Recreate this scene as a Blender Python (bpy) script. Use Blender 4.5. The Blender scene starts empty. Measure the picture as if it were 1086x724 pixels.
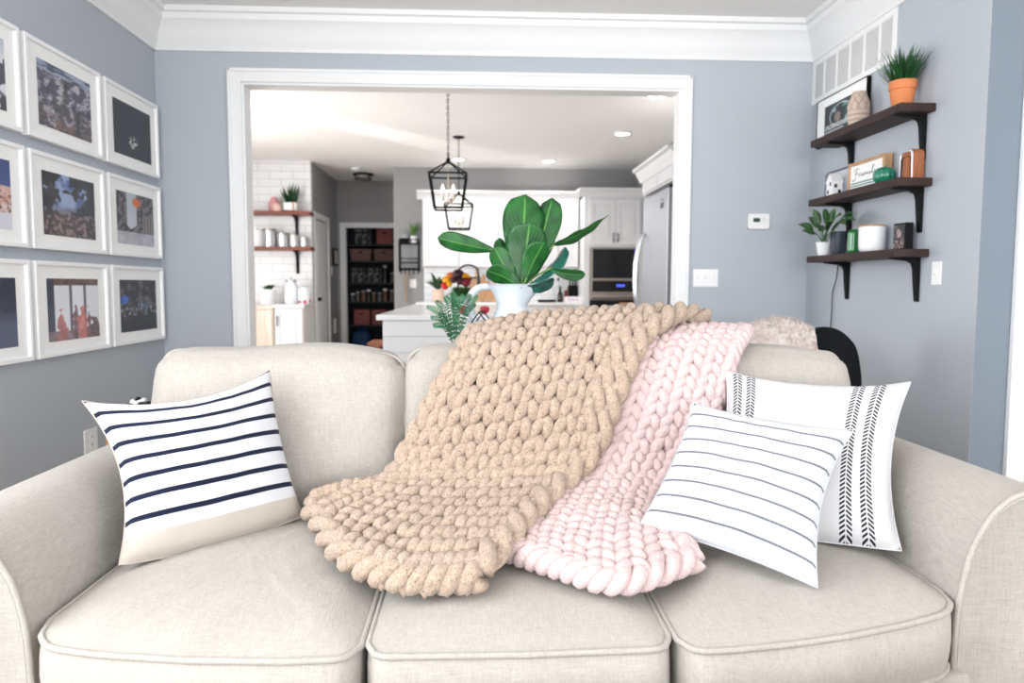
import bpy, bmesh, math, random
from math import sin, cos, pi, radians, sqrt, tan, atan2
from mathutils import Vector, Matrix, noise
random.seed(11)
SC = bpy.context.scene
COL = SC.collection

# ------------------------------------------------------------------ camera model
F = 764.65
YAW, PIT, ROL = radians(2.738), radians(4.393), radians(.168)
EYE = Vector((0, 0, 1.12))
FWD = Vector((sin(YAW)*cos(PIT), cos(YAW)*cos(PIT), -sin(PIT)))
_r = Vector((cos(YAW), -sin(YAW), 0)); _u = _r.cross(FWD)
RGT = cos(ROL)*_r + sin(ROL)*_u
UPV = -sin(ROL)*_r + cos(ROL)*_u

def ray(x, y):
    return RGT*((x-543)/F) - UPV*((y-362)/F) + FWD

def at(x, y, X=None, Y=None, Z=None):
    """photo pixel -> the point of the room on the plane X=, Y= or Z="""
    d = ray(x, y)
    if X is not None: t = X/d.x
    elif Y is not None: t = Y/d.y
    else: t = (Z-EYE.z)/d.z
    return EYE + d*t

# ------------------------------------------------------------------ object helpers
def tag(o, label=None, cat=None, group=None, kind=None):
    if label: o['label'] = label
    if cat: o['category'] = cat
    if group: o['group'] = group
    if kind: o['kind'] = kind
    return o

def thing(name, label, cat, loc=(0, 0, 0), rz=0, group=None):
    o = bpy.data.objects.new(name, None)
    o.empty_display_size = .05
    COL.objects.link(o)
    o.location = loc
    o.rotation_euler = (0, 0, rz)
    return tag(o, label, cat, group)

def base_of(o):
    v = Vector((0, 0, 0))
    while o is not None:
        v += Vector(o.location); o = o.parent
    return v

def dup(root, loc, label=None, rz=None, scale=None):
    r = root.copy(); COL.objects.link(r); r.location = loc
    if rz is not None: r.rotation_euler = (0, 0, rz)
    if scale is not None: r.scale = scale
    if label: r['label'] = label
    for ch in list(root.children):
        c = ch.copy(); COL.objects.link(c); c.parent = r
        for g in list(ch.children):
            d = g.copy(); COL.objects.link(d); d.parent = c
    return r

class MB:
    def __init__(s): s.v = []; s.f = []; s.uv = {}; s.col = {}
    def add(s, vs, fs, uvs=None, cols=None):
        n = len(s.v)
        s.v += [Vector(v) for v in vs]
        s.f += [tuple(i+n for i in f) for f in fs]
        if uvs:
            for i, q in enumerate(uvs): s.uv[n+i] = q
        if cols:
            for i, q in enumerate(cols): s.col[n+i] = q
        return s
    def box(s, x0, x1, y0, y1, z0, z1, M=None):
        vs = [Vector((x, y, z)) for x in (x0, x1) for y in (y0, y1) for z in (z0, z1)]
        if M is not None: vs = [M @ v for v in vs]
        return s.add(vs, [(0, 1, 3, 2), (4, 6, 7, 5), (0, 4, 5, 1), (2, 3, 7, 6), (0, 2, 6, 4), (1, 5, 7, 3)])
    def prism(s, poly, axis, a0, a1):
        n = len(poly)
        def mk(p, a):
            if axis == 'y': return (p[0], a, p[1])
            if axis == 'x': return (a, p[0], p[1])
            return (p[0], p[1], a)
        vs = [mk(p, a0) for p in poly]+[mk(p, a1) for p in poly]
        fs = [(i, (i+1) % n, (i+1) % n+n, i+n) for i in range(n)]
        fs += [tuple(range(n))[::-1], tuple(range(n, 2*n))]
        return s.add(vs, fs)
    def grid(s, fn, nu, nv, cu=False, cv=False, uvf=None, colf=None):
        vs = []; uvs = []; cols = []
        mu = nu if cu else nu+1
        mv = nv if cv else nv+1
        for i in range(mu):
            for j in range(mv):
                u, v = i/nu, j/nv
                vs.append(fn(u, v)); uvs.append((u, v) if uvf is None else uvf(u, v))
                if colf: cols.append(colf(u, v))
        fs = []
        for i in range(nu):
            for j in range(nv):
                a, b = i % mu, (i+1) % mu
                c, d = j % mv, (j+1) % mv
                fs.append((a*mv+c, b*mv+c, b*mv+d, a*mv+d))
        return s.add(vs, fs, uvs, cols or None)
    def tube(s, pts, r, seg=8, closed=False, flat=1.0):
        pts = [Vector(p) for p in pts]
        n = len(pts)
        if not isinstance(r, (list, tuple)): r = [r]*n
        T = []
        for i in range(n):
            a = pts[(i-1) % n] if (closed or i > 0) else pts[i]
            b = pts[(i+1) % n] if (closed or i < n-1) else pts[i]
            t = b-a
            T.append(t.normalized() if t.length > 1e-9 else Vector((0, 0, 1)))
        N = T[0].orthogonal().normalized()
        vs = []; fs = []
        for i in range(n):
            N = (N - T[i]*N.dot(T[i]))
            if N.length < 1e-6: N = T[i].orthogonal()
            N.normalize()
            B = T[i].cross(N)
            for k in range(seg):
                a = 2*pi*k/seg
                vs.append(pts[i]+(N*cos(a)+B*sin(a)*flat)*r[i])
        m = n if closed else n-1
        for i in range(m):
            j = (i+1) % n
            for k in range(seg):
                l = (k+1) % seg
                fs.append((i*seg+k, i*seg+l, j*seg+l, j*seg+k))
        if not closed:
            fs.append(tuple(range(seg))[::-1]); fs.append(tuple((n-1)*seg+k for k in range(seg)))
        return s.add(vs, fs)
    def lathe(s, prof, c=(0, 0, 0), seg=28, sx=1, sy=1):
        """closed shell of revolution around z; prof = [(r, z) ...]"""
        vs = []; fs = []
        n = len(prof)
        for (r, z) in prof:
            for k in range(seg):
                a = 2*pi*k/seg
                vs.append((c[0]+r*cos(a)*sx, c[1]+r*sin(a)*sy, c[2]+z))
        for i in range(n-1):
            for k in range(seg):
                l = (k+1) % seg
                fs.append((i*seg+k, i*seg+l, (i+1)*seg+l, (i+1)*seg+k))
        fs.append(tuple(range(seg))[::-1]); fs.append(tuple((n-1)*seg+k for k in range(seg)))
        return s.add(vs, fs)
    def ball(s, c, rx, ry=None, rz=None, seg=14, rings=9):
        ry = rx if ry is None else ry; rz = rx if rz is None else rz
        prof = [(max(sin(pi*i/rings), .02), -cos(pi*i/rings)*rz) for i in range(rings+1)]
        vs = []; fs = []
        for (r, z) in prof:
            for k in range(seg):
                a = 2*pi*k/seg
                vs.append((c[0]+r*cos(a)*rx, c[1]+r*sin(a)*ry, c[2]+z))
        for i in range(rings):
            for k in range(seg):
                l = (k+1) % seg
                fs.append((i*seg+k, i*seg+l, (i+1)*seg+l, (i+1)*seg+k))
        fs.append(tuple(range(seg))[::-1]); fs.append(tuple(rings*seg+k for k in range(seg)))
        return s.add(vs, fs)
    def xf(s, M):
        s.v = [M @ v for v in s.v]; return s
    def build(s, name, m, parent=None, smooth=None, bevel=0, seg=2, world=True, weld=False, solid=0, sub=0, norm=True):
        off = base_of(parent) if (parent is not None and world) else Vector((0, 0, 0))
        me = bpy.data.meshes.new(name)
        me.from_pydata([tuple(v-off) for v in s.v], [], s.f)
        if s.uv:
            ul = me.uv_layers.new(name='UVMap')
            for lp in me.loops: ul.data[lp.index].uv = s.uv.get(lp.vertex_index, (0, 0))
        if s.col:
            ca = me.color_attributes.new('Col', 'FLOAT_COLOR', 'POINT')
            for i in range(len(me.vertices)):
                q = s.col.get(i, (0, 0, 0)); ca.data[i].color = (q[0], q[1], q[2], 1)
        bm = bmesh.new(); bm.from_mesh(me)
        if weld: bmesh.ops.remove_doubles(bm, verts=bm.verts, dist=1e-5)
        if norm: bmesh.ops.recalc_face_normals(bm, faces=bm.faces)
        bm.to_mesh(me); bm.free()
        if m is not None: me.materials.append(m)
        if smooth is not None:
            me.shade_smooth()
            if smooth < 179: me.set_sharp_from_angle(angle=radians(smooth))
        o = bpy.data.objects.new(name, me); COL.objects.link(o)
        if parent is not None: o.parent = parent
        if solid:
            md = o.modifiers.new('thick', 'SOLIDIFY'); md.thickness = solid; md.offset = 0
        if bevel:
            md = o.modifiers.new('bev', 'BEVEL'); md.width = bevel; md.segments = seg; md.limit_method = 'ANGLE'
            md.harden_normals = False
        if sub:
            md = o.modifiers.new('sub', 'SUBSURF'); md.levels = sub; md.render_levels = sub
        return o

def cr(P, t):
    """Catmull-Rom through list P (tuples), t in 0..1"""
    n = len(P)-1
    x = min(max(t, 0), 1)*n
    i = min(int(x), n-1); f = x-i
    p1, p2 = P[i], P[i+1]
    p0 = P[i-1] if i > 0 else tuple(2*a-b for a, b in zip(p1, p2))
    p3 = P[i+2] if i+2 <= n else tuple(2*b-a for a, b in zip(p1, p2))
    out = []
    for a, b, c, d in zip(p0, p1, p2, p3):
        out.append(.5*((2*b)+(-a+c)*f+(2*a-5*b+4*c-d)*f*f+(-a+3*b-3*c+d)*f**3))
    return tuple(out)

def spline(P, n):
    return [Vector(cr([tuple(p) for p in P], i/n)) for i in range(n+1)]

def rrect(x0, x1, y0, y1, r, n=5):
    out = []
    for cx, cy, a0 in ((x1-r, y0+r, -90), (x1-r, y1-r, 0), (x0+r, y1-r, 90), (x0+r, y0+r, 180)):
        for k in range(n+1):
            a = radians(a0+90*k/n); out.append((cx+r*cos(a), cy+r*sin(a)))
    return out

# ------------------------------------------------------------------ materials
def lin(c):
    return tuple(((x/255)/12.92 if x/255 <= .04045 else ((x/255+.055)/1.055)**2.4) for x in c)

class NT:
    """small wrapper to write node maths"""
    def __init__(s, m): s.t = m.node_tree; s.n = s.t.nodes; s.l = s.t.links
    def node(s, k, **kw):
        q = s.n.new(k)
        for a, b in kw.items(): setattr(q, a, b)
        return q
    def link(s, a, b): s.l.new(a, b)
    def math(s, op, a, b=None, c=None):
        q = s.n.new('ShaderNodeMath'); q.operation = op
        for i, x in enumerate((a, b, c)):
            if x is None: continue
            if isinstance(x, (int, float)): q.inputs[i].default_value = x
            else: s.l.new(x, q.inputs[i])
        return q.outputs[0]
    def mix(s, f, a, b):
        q = s.n.new('ShaderNodeMix'); q.data_type = 'RGBA'
        for i, x in ((0, f), (6, a), (7, b)):
            if isinstance(x, (int, float)): q.inputs[i].default_value = x
            elif isinstance(x, tuple): q.inputs[i].default_value = (*x, 1)
            else: s.l.new(x, q.inputs[i])
        return q.outputs[2]
    def coord(s, kind='Object', scale=None, rot=None):
        q = s.n.new('ShaderNodeTexCoord'); o = q.outputs[kind]
        if scale is not None or rot is not None:
            mp = s.n.new('ShaderNodeMapping'); s.l.new(o, mp.inputs['Vector'])
            if scale is not None: mp.inputs['Scale'].default_value = scale
            if rot is not None: mp.inputs['Rotation'].default_value = rot
            o = mp.outputs[0]
        return o
    def noise(s, vec, scale, detail=2, rough=.5):
        q = s.n.new('ShaderNodeTexNoise'); s.l.new(vec, q.inputs['Vector'])
        q.inputs['Scale'].default_value = scale; q.inputs['Detail'].default_value = detail
        q.inputs['Roughness'].default_value = rough
        return q.outputs['Fac']
    def ramp(s, f, lo, hi, a=0., b=1.):
        q = s.n.new('ShaderNodeMapRange'); s.l.new(f, q.inputs[0])
        q.inputs[1].default_value = lo; q.inputs[2].default_value = hi
        q.inputs[3].default_value = a; q.inputs[4].default_value = b
        return q.outputs[0]
    def bump(s, h, strength, dist):
        q = s.n.new('ShaderNodeBump'); s.l.new(h, q.inputs['Height'])
        q.inputs['Strength'].default_value = strength; q.inputs['Distance'].default_value = dist
        return q.outputs[0]

def M(name, col, rough=.5, metal=0., spec=.5, var=.06, vscale=12., bump=0., bscale=200., emit=None, estr=0., sheen=0., coat=0., trans=0., ior=1.45):
    m = bpy.data.materials.new(name); m.use_nodes = True
    t = NT(m); p = t.n['Principled BSDF']
    c = lin(col)
    if var:
        f = t.noise(t.coord(), vscale, 3)
        a = tuple(min(1, x*(1+var)) for x in c); b = tuple(x*(1-var) for x in c)
        t.link(t.mix(f, b, a), p.inputs['Base Color'])
    else:
        p.inputs['Base Color'].default_value = (*c, 1)
    p.inputs['Roughness'].default_value = rough; p.inputs['Metallic'].default_value = metal
    p.inputs['Specular IOR Level'].default_value = spec
    p.inputs['IOR'].default_value = ior
    if sheen: p.inputs['Sheen Weight'].default_value = sheen; p.inputs['Sheen Roughness'].default_value = .6
    if coat: p.inputs['Coat Weight'].default_value = coat
    if trans: p.inputs['Transmission Weight'].default_value = trans
    if bump:
        t.link(t.bump(t.noise(t.coord(), bscale, 2), bump, .002), p.inputs['Normal'])
    if emit:
        p.inputs['Emission Color'].default_value = (*lin(emit), 1); p.inputs['Emission Strength'].default_value = estr
    return m

def linen(name, col, amt=.10, bstr=.5):
    m = bpy.data.materials.new(name); m.use_nodes = True
    t = NT(m); p = t.n['Principled BSDF']; c = lin(col)
    n1 = t.noise(t.coord(scale=(30, 420, 420)), 1, 2)
    n2 = t.noise(t.coord(scale=(420, 40, 30)), 1, 2)
    n3 = t.noise(t.coord(), 260, 1)
    h = t.math('ADD', t.math('ADD', n1, n2), t.math('MULTIPLY', n3, .6))
    f = t.ramp(h, .95, 1.65)
    lo = tuple(x*(1-amt*1.3) for x in c); hi = tuple(min(1, x*(1+amt)) for x in c)
    slub = t.ramp(t.noise(t.coord(scale=(1, 1, 1)), 95, 1), .70, .78)
    base = t.mix(f, lo, hi)
    base = t.mix(t.math('MULTIPLY', slub, .22), base, tuple(x*.55 for x in c))
    t.link(base, p.inputs['Base Color'])
    p.inputs['Roughness'].default_value = .95; p.inputs['Specular IOR Level'].default_value = .15
    p.inputs['Sheen Weight'].default_value = .12
    t.link(t.bump(h, bstr, .0016), p.inputs['Normal'])
    return m

def wood(name, dark, light, rough=.5, axis=0, scale=1., coat=0.):
    m = bpy.data.materials.new(name); m.use_nodes = True
    t = NT(m); p = t.n['Principled BSDF']
    s = [14*scale]*3; s[axis] = 1.2*scale
    n = t.noise(t.coord(scale=tuple(s)), 2.2, 6, .62)
    s2 = [60*scale]*3; s2[axis] = 3*scale
    g = t.noise(t.coord(scale=tuple(s2)), 2, 3)
    f = t.ramp(t.math('ADD', n, t.math('MULTIPLY', g, .35)), .45, .9)
    t.link(t.mix(f, lin(dark), lin(light)), p.inputs['Base Color'])
    p.inputs['Roughness'].default_value = rough
    if coat: p.inputs['Coat Weight'].default_value = coat
    t.link(t.bump(f, .25, .002), p.inputs['Normal'])
    return m

def leafmat(name, dark, light, rib=(150, 190, 110), nveins=9, slant=.9, vs=.35, rough=.38, vw=.06):
    """u across the leaf (0..1, rib at .5), v along it"""
    m = bpy.data.materials.new(name); m.use_nodes = True
    t = NT(m); p = t.n['Principled BSDF']
    sep = t.node('ShaderNodeSeparateXYZ'); t.link(t.coord('UV'), sep.inputs[0])
    u, v = sep.outputs[0], sep.outputs[1]
    du = t.math('ABSOLUTE', t.math('SUBTRACT', u, .5))
    ph = t.math('FRACT', t.math('MULTIPLY', t.math('SUBTRACT', v, t.math('MULTIPLY', du, slant)), nveins))
    vein = t.ramp(t.math('ABSOLUTE', t.math('SUBTRACT', ph, .5)), vw, .0)
    ribm = t.ramp(du, .035, .012)
    n = t.noise(t.coord(), 18, 3)
    base = t.mix(t.ramp(n, .3, .7), lin(dark), lin(light))
    base = t.mix(t.math('MULTIPLY', vein, vs), base, lin(rib))
    base = t.mix(t.math('MULTIPLY', ribm, .8), base, lin(rib))
    t.link(base, p.inputs['Base Color'])
    p.inputs['Roughness'].default_value = rough
    h = t.math('ADD', t.math('MULTIPLY', t.math('ABSOLUTE', t.math('SUBTRACT', ph, .5)), 1.), t.math('MULTIPLY', ribm, -.6))
    t.link(t.bump(h, .3, .004), p.inputs['Normal'])
    return m

def leaf(mb, base, tip, width, side, bend=.0, fold=.15, shape='oval', nu=6, nv=12, wav=0., bdir=None):
    """one leaf blade: base->tip spine bowed along bdir, `side` = across direction"""
    base, tip, side = Vector(base), Vector(tip), Vector(side).normalized()
    ax = tip-base; L = ax.length
    side = (side-ax.normalized()*side.dot(ax.normalized())).normalized()
    nrm = ax.normalized().cross(side).normalized()
    bd = Vector(bdir).normalized() if bdir is not None else nrm
    ph = random.random()*6
    def prof(v):
        if shape == 'oval': return sin(pi*min(1, max(0, v))**.85)**.75
        if shape == 'fiddle': return (sin(pi*v**1.45)**.42)*(.72+.28*v) if 0 < v < 1 else 0
        if shape == 'lance': return sin(pi*v**.7)**1.0
        if shape == 'blade': return (1-v)**.6*min(1, .35+v*4)
        return 1
    def fn(u, v):
        w = max(prof(v), .02)*width/2
        a = (u-.5)*2
        p = base+ax*v+bd*(bend*L*sin(pi*v))
        p = p+side*(a*w)+nrm*(abs(a)**1.2*w*fold)
        if wav: p = p+nrm*(wav*L*sin(v*17+ph+a)*abs(a)**2)
        return p
    mb.grid(fn, nu, nv)
    return mb
# ------------------------------------------------------------------ room numbers
A = -1.918; B = 2.087; D = 4.5; WT = .12; CE = 2.735
RY0 = -9.0; EX = 3.7; RY = 2.926
KX0 = -3.9; KX1 = 2.18; KB = 10.06; KT = 9.65; HX = -2.175; HB = 11.4; HRX = -1.15
OX0, OX1, OZ = -1.412, 1.256, 2.332
CWR = .062

PAINT = M('grey_blue_paint', (182, 188, 195), .75, spec=.25, var=.015, vscale=3, bump=.08, bscale=350)
PAINT_SHADED = M('grey_blue_paint_shaded', (122, 132, 143), .75, spec=.25, var=.015, vscale=3)  # darker wall paint: shade on the right return wall put into the colour
KPAINT = M('kitchen_grey_paint', (158, 158, 159), .75, spec=.25, var=.015, vscale=3)
TRIM = M('white_trim_paint', (238, 239, 240), .4, spec=.4, var=.01)
CEIL = M('ceiling_white', (247, 246, 245), .9, spec=.1, var=.008, vscale=6)
CABW = M('cabinet_white', (226, 226, 228), .38, spec=.45, var=.01)
WHITE = M('white_plastic', (240, 240, 240), .35, var=.0)
BLACK = M('black_metal', (16, 17, 19), .6, spec=.2, var=.05)
DARK = M('dark_interior', (28, 31, 38), .7, var=.1)
STEEL = M('brushed_steel', (200, 203, 210), .32, metal=.85, var=.02)
CHROME = M('polished_steel', (215, 217, 222), .18, metal=1., var=0)
OAK = wood('oak_floor', (120, 88, 60), (168, 130, 94), .4, axis=1, scale=.6)

def st(name, mb, m, **k):
    return tag(mb.build(name, m, **k), kind='structure')

# floor with plank seams
def floor_mat():
    m = bpy.data.materials.new('floor_planks'); m.use_nodes = True
    t = NT(m); p = t.n['Principled BSDF']
    br = t.node('ShaderNodeTexBrick'); t.link(t.coord(), br.inputs['Vector'])
    br.inputs['Scale'].default_value = 1; br.inputs['Brick Width'].default_value = 1.4; br.inputs['Row Height'].default_value = .13
    br.inputs['Mortar Size'].default_value = .002
    br.inputs['Color1'].default_value = (*lin((204, 190, 174)), 1); br.inputs['Color2'].default_value = (*lin((190, 176, 160)), 1)
    br.inputs['Mortar'].default_value = (*lin((120, 100, 80)), 1)
    n = t.noise(t.coord(scale=(2, 30, 30)), 2, 5)
    t.link(t.mix(t.math('MULTIPLY', n, .5), br.outputs['Color'], lin((168, 154, 138))), p.inputs['Base Color'])
    p.inputs['Roughness'].default_value = .42
    return m
st('floor', MB().box(KX0-.1, EX+.1, RY0-.1, 13.2, -.06, 0), floor_mat())
st('ceiling', MB().box(KX0-.1, EX+.1, RY0-.1, 13.2, CE, CE+.08), CEIL)

def tri_grid(mb, *a): pass
# walls of the living room
LY0, LY1, LZ0, LZ1 = -4.6, 1.5, .9, 2.42
st('wall_left', MB().box(A-.12, A, RY0, LY0, 0, CE).box(A-.12, A, LY1, D, 0, CE).box(A-.12, A, LY0, LY1, 0, LZ0).box(A-.12, A, LY0, LY1, LZ1, CE), PAINT)
fr = MB()
for i in range(4):
    y = LY0+(LY1-LY0)*i/3
    fr.box(A-.1, A-.03, y-.03, y+.03, LZ0, LZ1)
fr.box(A-.1, A-.03, LY0, LY1, LZ0, LZ0+.05).box(A-.1, A-.03, LY0, LY1, LZ1-.05, LZ1)
st('window_3', fr, TRIM, bevel=.004)
wb = MB()
wb.box(A-.12, OX0, D, D+WT, 0, CE).box(OX1, B+.12, D, D+WT, 0, CE).box(OX0, OX1, D, D+WT, OZ, CE)
st('wall_back', wb, PAINT)
st('wall_right', MB().box(B, B+.12, RY+.12, D, 0, CE).box(B, B+.0008, RY, RY+.12, 0, CE), PAINT)
# the wall that faces the sofa beside the right corner, with a door in it
DX0, DX1 = 2.325, 3.15
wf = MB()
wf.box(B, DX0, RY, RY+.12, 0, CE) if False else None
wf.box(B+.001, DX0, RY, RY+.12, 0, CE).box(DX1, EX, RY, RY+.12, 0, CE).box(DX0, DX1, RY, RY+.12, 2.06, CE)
st('wall_front', wf, PAINT_SHADED)
EY0, EY1 = -5.2, -.4
st('wall_east', MB().box(EX, EX+.12, RY0, EY0, 0, CE).box(EX, EX+.12, EY1, RY, 0, CE).box(EX, EX+.12, EY0, EY1, 0, .9).box(EX, EX+.12, EY0, EY1, 2.42, CE), PAINT)
fr = MB()
for i in range(4):
    y = EY0+(EY1-EY0)*i/3
    fr.box(EX+.03, EX+.1, y-.03, y+.03, .9, 2.42)
fr.box(EX+.03, EX+.1, EY0, EY1, .9, .95).box(EX+.03, EX+.1, EY0, EY1, 2.37, 2.42)
st('window_4', fr, TRIM, bevel=.004)
# rear wall behind the camera, with a wide window
WX0, WX1, WZ0, WZ1 = -1.6, 3.4, .85, 2.55
wr = MB().box(A-.12, WX0, RY0-.12, RY0, 0, CE).box(WX1, EX, RY0-.12, RY0, 0, CE).box(WX0, WX1, RY0-.12, RY0, 0, WZ0).box(WX0, WX1, RY0-.12, RY0, WZ1, CE)
st('wall_rear', wr, PAINT)
fr = MB()
for i in range(5):
    x = WX0+(WX1-WX0)*i/4
    fr.box(x-.035, x+.035, RY0-.1, RY0-.02, WZ0, WZ1)
fr.box(WX0, WX1, RY0-.1, RY0-.02, WZ0, WZ0+.06).box(WX0, WX1, RY0-.1, RY0-.02, WZ1-.06, WZ1)
st('window_1', fr, TRIM, bevel=.004)

# doorway casing and jamb
cs = MB()
cw = .076
def casing(mb, x0, x1, z, y0, y1):
    mb.box(x0-cw, x0, y0, y1, 0, z+cw); mb.box(x1, x1+CWR, y0, y1, 0, z+cw); mb.box(x0, x1, y0, y1, z, z+cw)
casing(cs, OX0, OX1, OZ, D-.018, D)
cs.box(OX0-cw-.004, OX0-cw+.016, D-.027, D, 0, OZ+cw+.004).box(OX1+CWR-.016, OX1+CWR+.004, D-.027, D, 0, OZ+cw+.004)
cs.box(OX0-cw, OX1+CWR, D-.027, D, OZ+cw-.016, OZ+cw+.004)
casing(cs, OX0, OX1, OZ, D+WT, D+WT+.018)
cs.box(OX0-.002, OX0+.014, D-.005, D+WT+.005, 0, OZ).box(OX1-.008, OX1+.002, D-.005, D+WT+.005, 0, OZ).box(OX0, OX1, D-.005, D+WT+.005, OZ-.014, OZ+.002)
st('trim_1', cs, TRIM, bevel=.004)

# crown moulding of the living room
CP = [(0, 2.508), (.014, 2.508), (.018, 2.53), (.03, 2.545), (.05, 2.60), (.075, 2.655), (.09, 2.668), (.094, 2.70), (.112, 2.706), (.112, CE), (0, CE)]
cm = MB().prism([(A+d, z) for d, z in CP], 'y', RY0, D)
st('trim_2', cm, TRIM, smooth=40)
cm = MB().prism([(B-d, z) for d, z in CP], 'y', RY, D)
st('trim_3', cm, TRIM, smooth=40)
cm = MB().prism([(D-d, z) for d, z in CP], 'x', A, B)
st('trim_4', cm, TRIM, smooth=40)
cm = MB().prism([(RY-d, z) for d, z in CP], 'x', B-.112, EX)
st('trim_5', cm, TRIM, smooth=40)
# baseboards
st('baseboard_left', MB().box(A, A+.015, RY0, D, 0, .13), TRIM, bevel=.004)
st('baseboard_right', MB().box(B-.015, B, RY, D, 0, .13), TRIM, bevel=.004)
st('baseboard_back', MB().box(A, OX0-cw, D-.015, D, 0, .13).box(OX1+cw, B, D-.015, D, 0, .13), TRIM, bevel=.004)
# door at the right edge: casing, slab, hinges
dc = MB()
dc.box(DX0-.085, DX0, RY-.018, RY, 0, 2.14).box(DX1, DX1+.085, RY-.018, RY, 0, 2.14).box(DX0, DX1, RY-.018, RY, 2.06, 2.14)
dc.box(DX0-.088, DX0-.068, RY-.027, RY, 0, 2.145).box(DX0-.002, DX0+.012, RY-.004, RY+.12, 0, 2.06)
st('trim_6', dc, TRIM, bevel=.004)
dr = MB().box(DX0+.014, DX1-.005, RY+.004, RY+.042, .01, 2.055)
for (zx0, zx1, z0, z1) in ((.1, .36, .2, .95), (.46, .72, .2, .95), (.1, .36, 1.1, 1.9), (.46, .72, 1.1, 1.9)):
    dr.box(DX0+zx0, DX0+zx1, RY-.002, RY+.006, z0, z1)
door = st('door_1', dr, TRIM, bevel=.004)
for z in (.30, 1.05, 1.85):
    h = MB().box(DX0-.004, DX0+.02, RY-.012, RY+.006, z-.05, z+.05)
    h.tube([(DX0+.008, RY-.013, z-.055), (DX0+.008, RY-.013, z+.055)], .006)
    h.build('hinge', BLACK, door)

# ------------------------------------------------------------------ kitchen shell
def tile_mat():
    m = bpy.data.materials.new('subway_tile'); m.use_nodes = True
    t = NT(m); p = t.n['Principled BSDF']
    q = t.coord(rot=(radians(90), 0, 0))
    sep = t.node('ShaderNodeSeparateXYZ'); t.link(t.coord(), sep.inputs[0])
    cb = t.node('ShaderNodeCombineXYZ'); t.link(sep.outputs[0], cb.inputs[0]); t.link(sep.outputs[2], cb.inputs[1])
    br = t.node('ShaderNodeTexBrick'); t.link(cb.outputs[0], br.inputs['Vector'])
    br.inputs['Scale'].default_value = 1; br.inputs['Brick Width'].default_value = .30; br.inputs['Row Height'].default_value = .10
    br.inputs['Mortar Size'].default_value = .004; br.inputs['Mortar Smooth'].default_value = .2
    br.inputs['Color1'].default_value = (*lin((240, 240, 241)), 1); br.inputs['Color2'].default_value = (*lin((234, 235, 237)), 1)
    br.inputs['Mortar'].default_value = (*lin((196, 197, 200)), 1)
    t.link(br.outputs['Color'], p.inputs['Base Color'])
    p.inputs['Roughness'].default_value = .22
    t.link(t.bump(br.outputs['Fac'], -.4, .003), p.inputs['Normal'])
    return m
TILE = tile_mat()
KY0, KY1, KZ0 = 4.85, 7.7, .12
st('wall_kitchen_left', MB().box(KX0-.1, KX0, D+WT, KY0, 0, CE).box(KX0-.1, KX0, KY1, KT, 0, CE).box(KX0-.1, KX0, KY0, KY1, 0, KZ0).box(KX0-.1, KX0, KY0, KY1, 2.35, CE), KPAINT)
fr = MB()
for i in range(4):
    y = KY0+(KY1-KY0)*i/3
    fr.box(KX0-.09, KX0-.02, y-.035, y+.035, KZ0, 2.35)
fr.box(KX0-.09, KX0-.02, KY0, KY1, KZ0, KZ0+.08).box(KX0-.09, KX0-.02, KY0, KY1, 2.29, 2.35)
st('window_2', fr, TRIM, bevel=.004)
st('wall_kitchen_tiled', MB().box(KX0, HX, KT, KT+.1, 0, CE), TILE)
# hall: left wall with a door, end wall with the pantry opening, right wall
HD0, HD1, HDZ = 9.86, 10.66, 2.02
hl = MB().box(HX-.1, HX, KT+.1, HD0, 0, CE).box(HX-.1, HX, HD1, HB, 0, CE).box(HX-.1, HX, HD0, HD1, HDZ, CE)
st('wall_hall_left', hl, KPAINT)
hc = MB().box(HX, HX+.018, HD0-.08, HD0, 0, HDZ+.08).box(HX, HX+.018, HD1, HD1+.08, 0, HDZ+.08).box(HX, HX+.018, HD0, HD1, HDZ, HDZ+.08)
st('trim_7', hc, TRIM, bevel=.004)
hd = MB().box(HX-.06, HX-.02, HD0+.07, HD1-.004, .01, HDZ-.004)
for z0, z1 in ((.2, .9), (1.05, 1.85)):
    hd.box(HX-.022, HX-.015, HD0+.18, HD1-.13, z0, z1)
hdo = st('door_2', hd, TRIM, bevel=.004)
MB().box(HX-.012, HX+.05, HD0+.09, HD0+.11, .92, .95).lathe([(.0, 0), (.025, 0), (.025, .05), (.0, .05)], (HX+.03, HD0+.1, .91), 12).build('door_handle', BLACK, hdo)
PX0, PX1, PZ = -2.055, -1.22, 2.015
he = MB().box(HX-.1, PX0, HB, HB+.1, 0, CE).box(PX1, HRX+.1, HB, HB+.1, 0, CE).box(PX0, PX1, HB, HB+.1, PZ, CE)
st('wall_hall_end', he, KPAINT)
hc = MB().box(PX0-.08, PX0, HB-.018, HB, 0, PZ+.08).box(PX1, PX1+.07, HB-.018, HB, 0, PZ+.08).box(PX0, PX1, HB-.018, HB, PZ, PZ+.08)
hc.box(PX0-.002, PX0+.012, HB-.004, HB+.1, 0, PZ)
st('trim_8', hc, TRIM, bevel=.004)
st('wall_kitchen_back', MB().box(HRX, KX1+.1, KB, KB+.1, 0, CE).box(HRX, HRX+.1, KB+.1, HB, 0, CE), KPAINT)
st('wall_kitchen_right', MB().box(KX1, KX1+.1, D+WT, KB, 0, CE), KPAINT)
# pantry closet shell (painted dark)
PY1 = 12.35
st('wall_pantry', MB().box(-2.5, -2.42, HB+.1, PY1, 0, CE).box(-1.0, -.92, HB+.1, PY1, 0, CE).box(-2.5, -.92, PY1, PY1+.08, 0, CE), DARK)

# backsplash
st('trim_9', MB().box(-.74, 1.36, KB-.012, KB, .9, 1.372), TILE)

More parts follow.
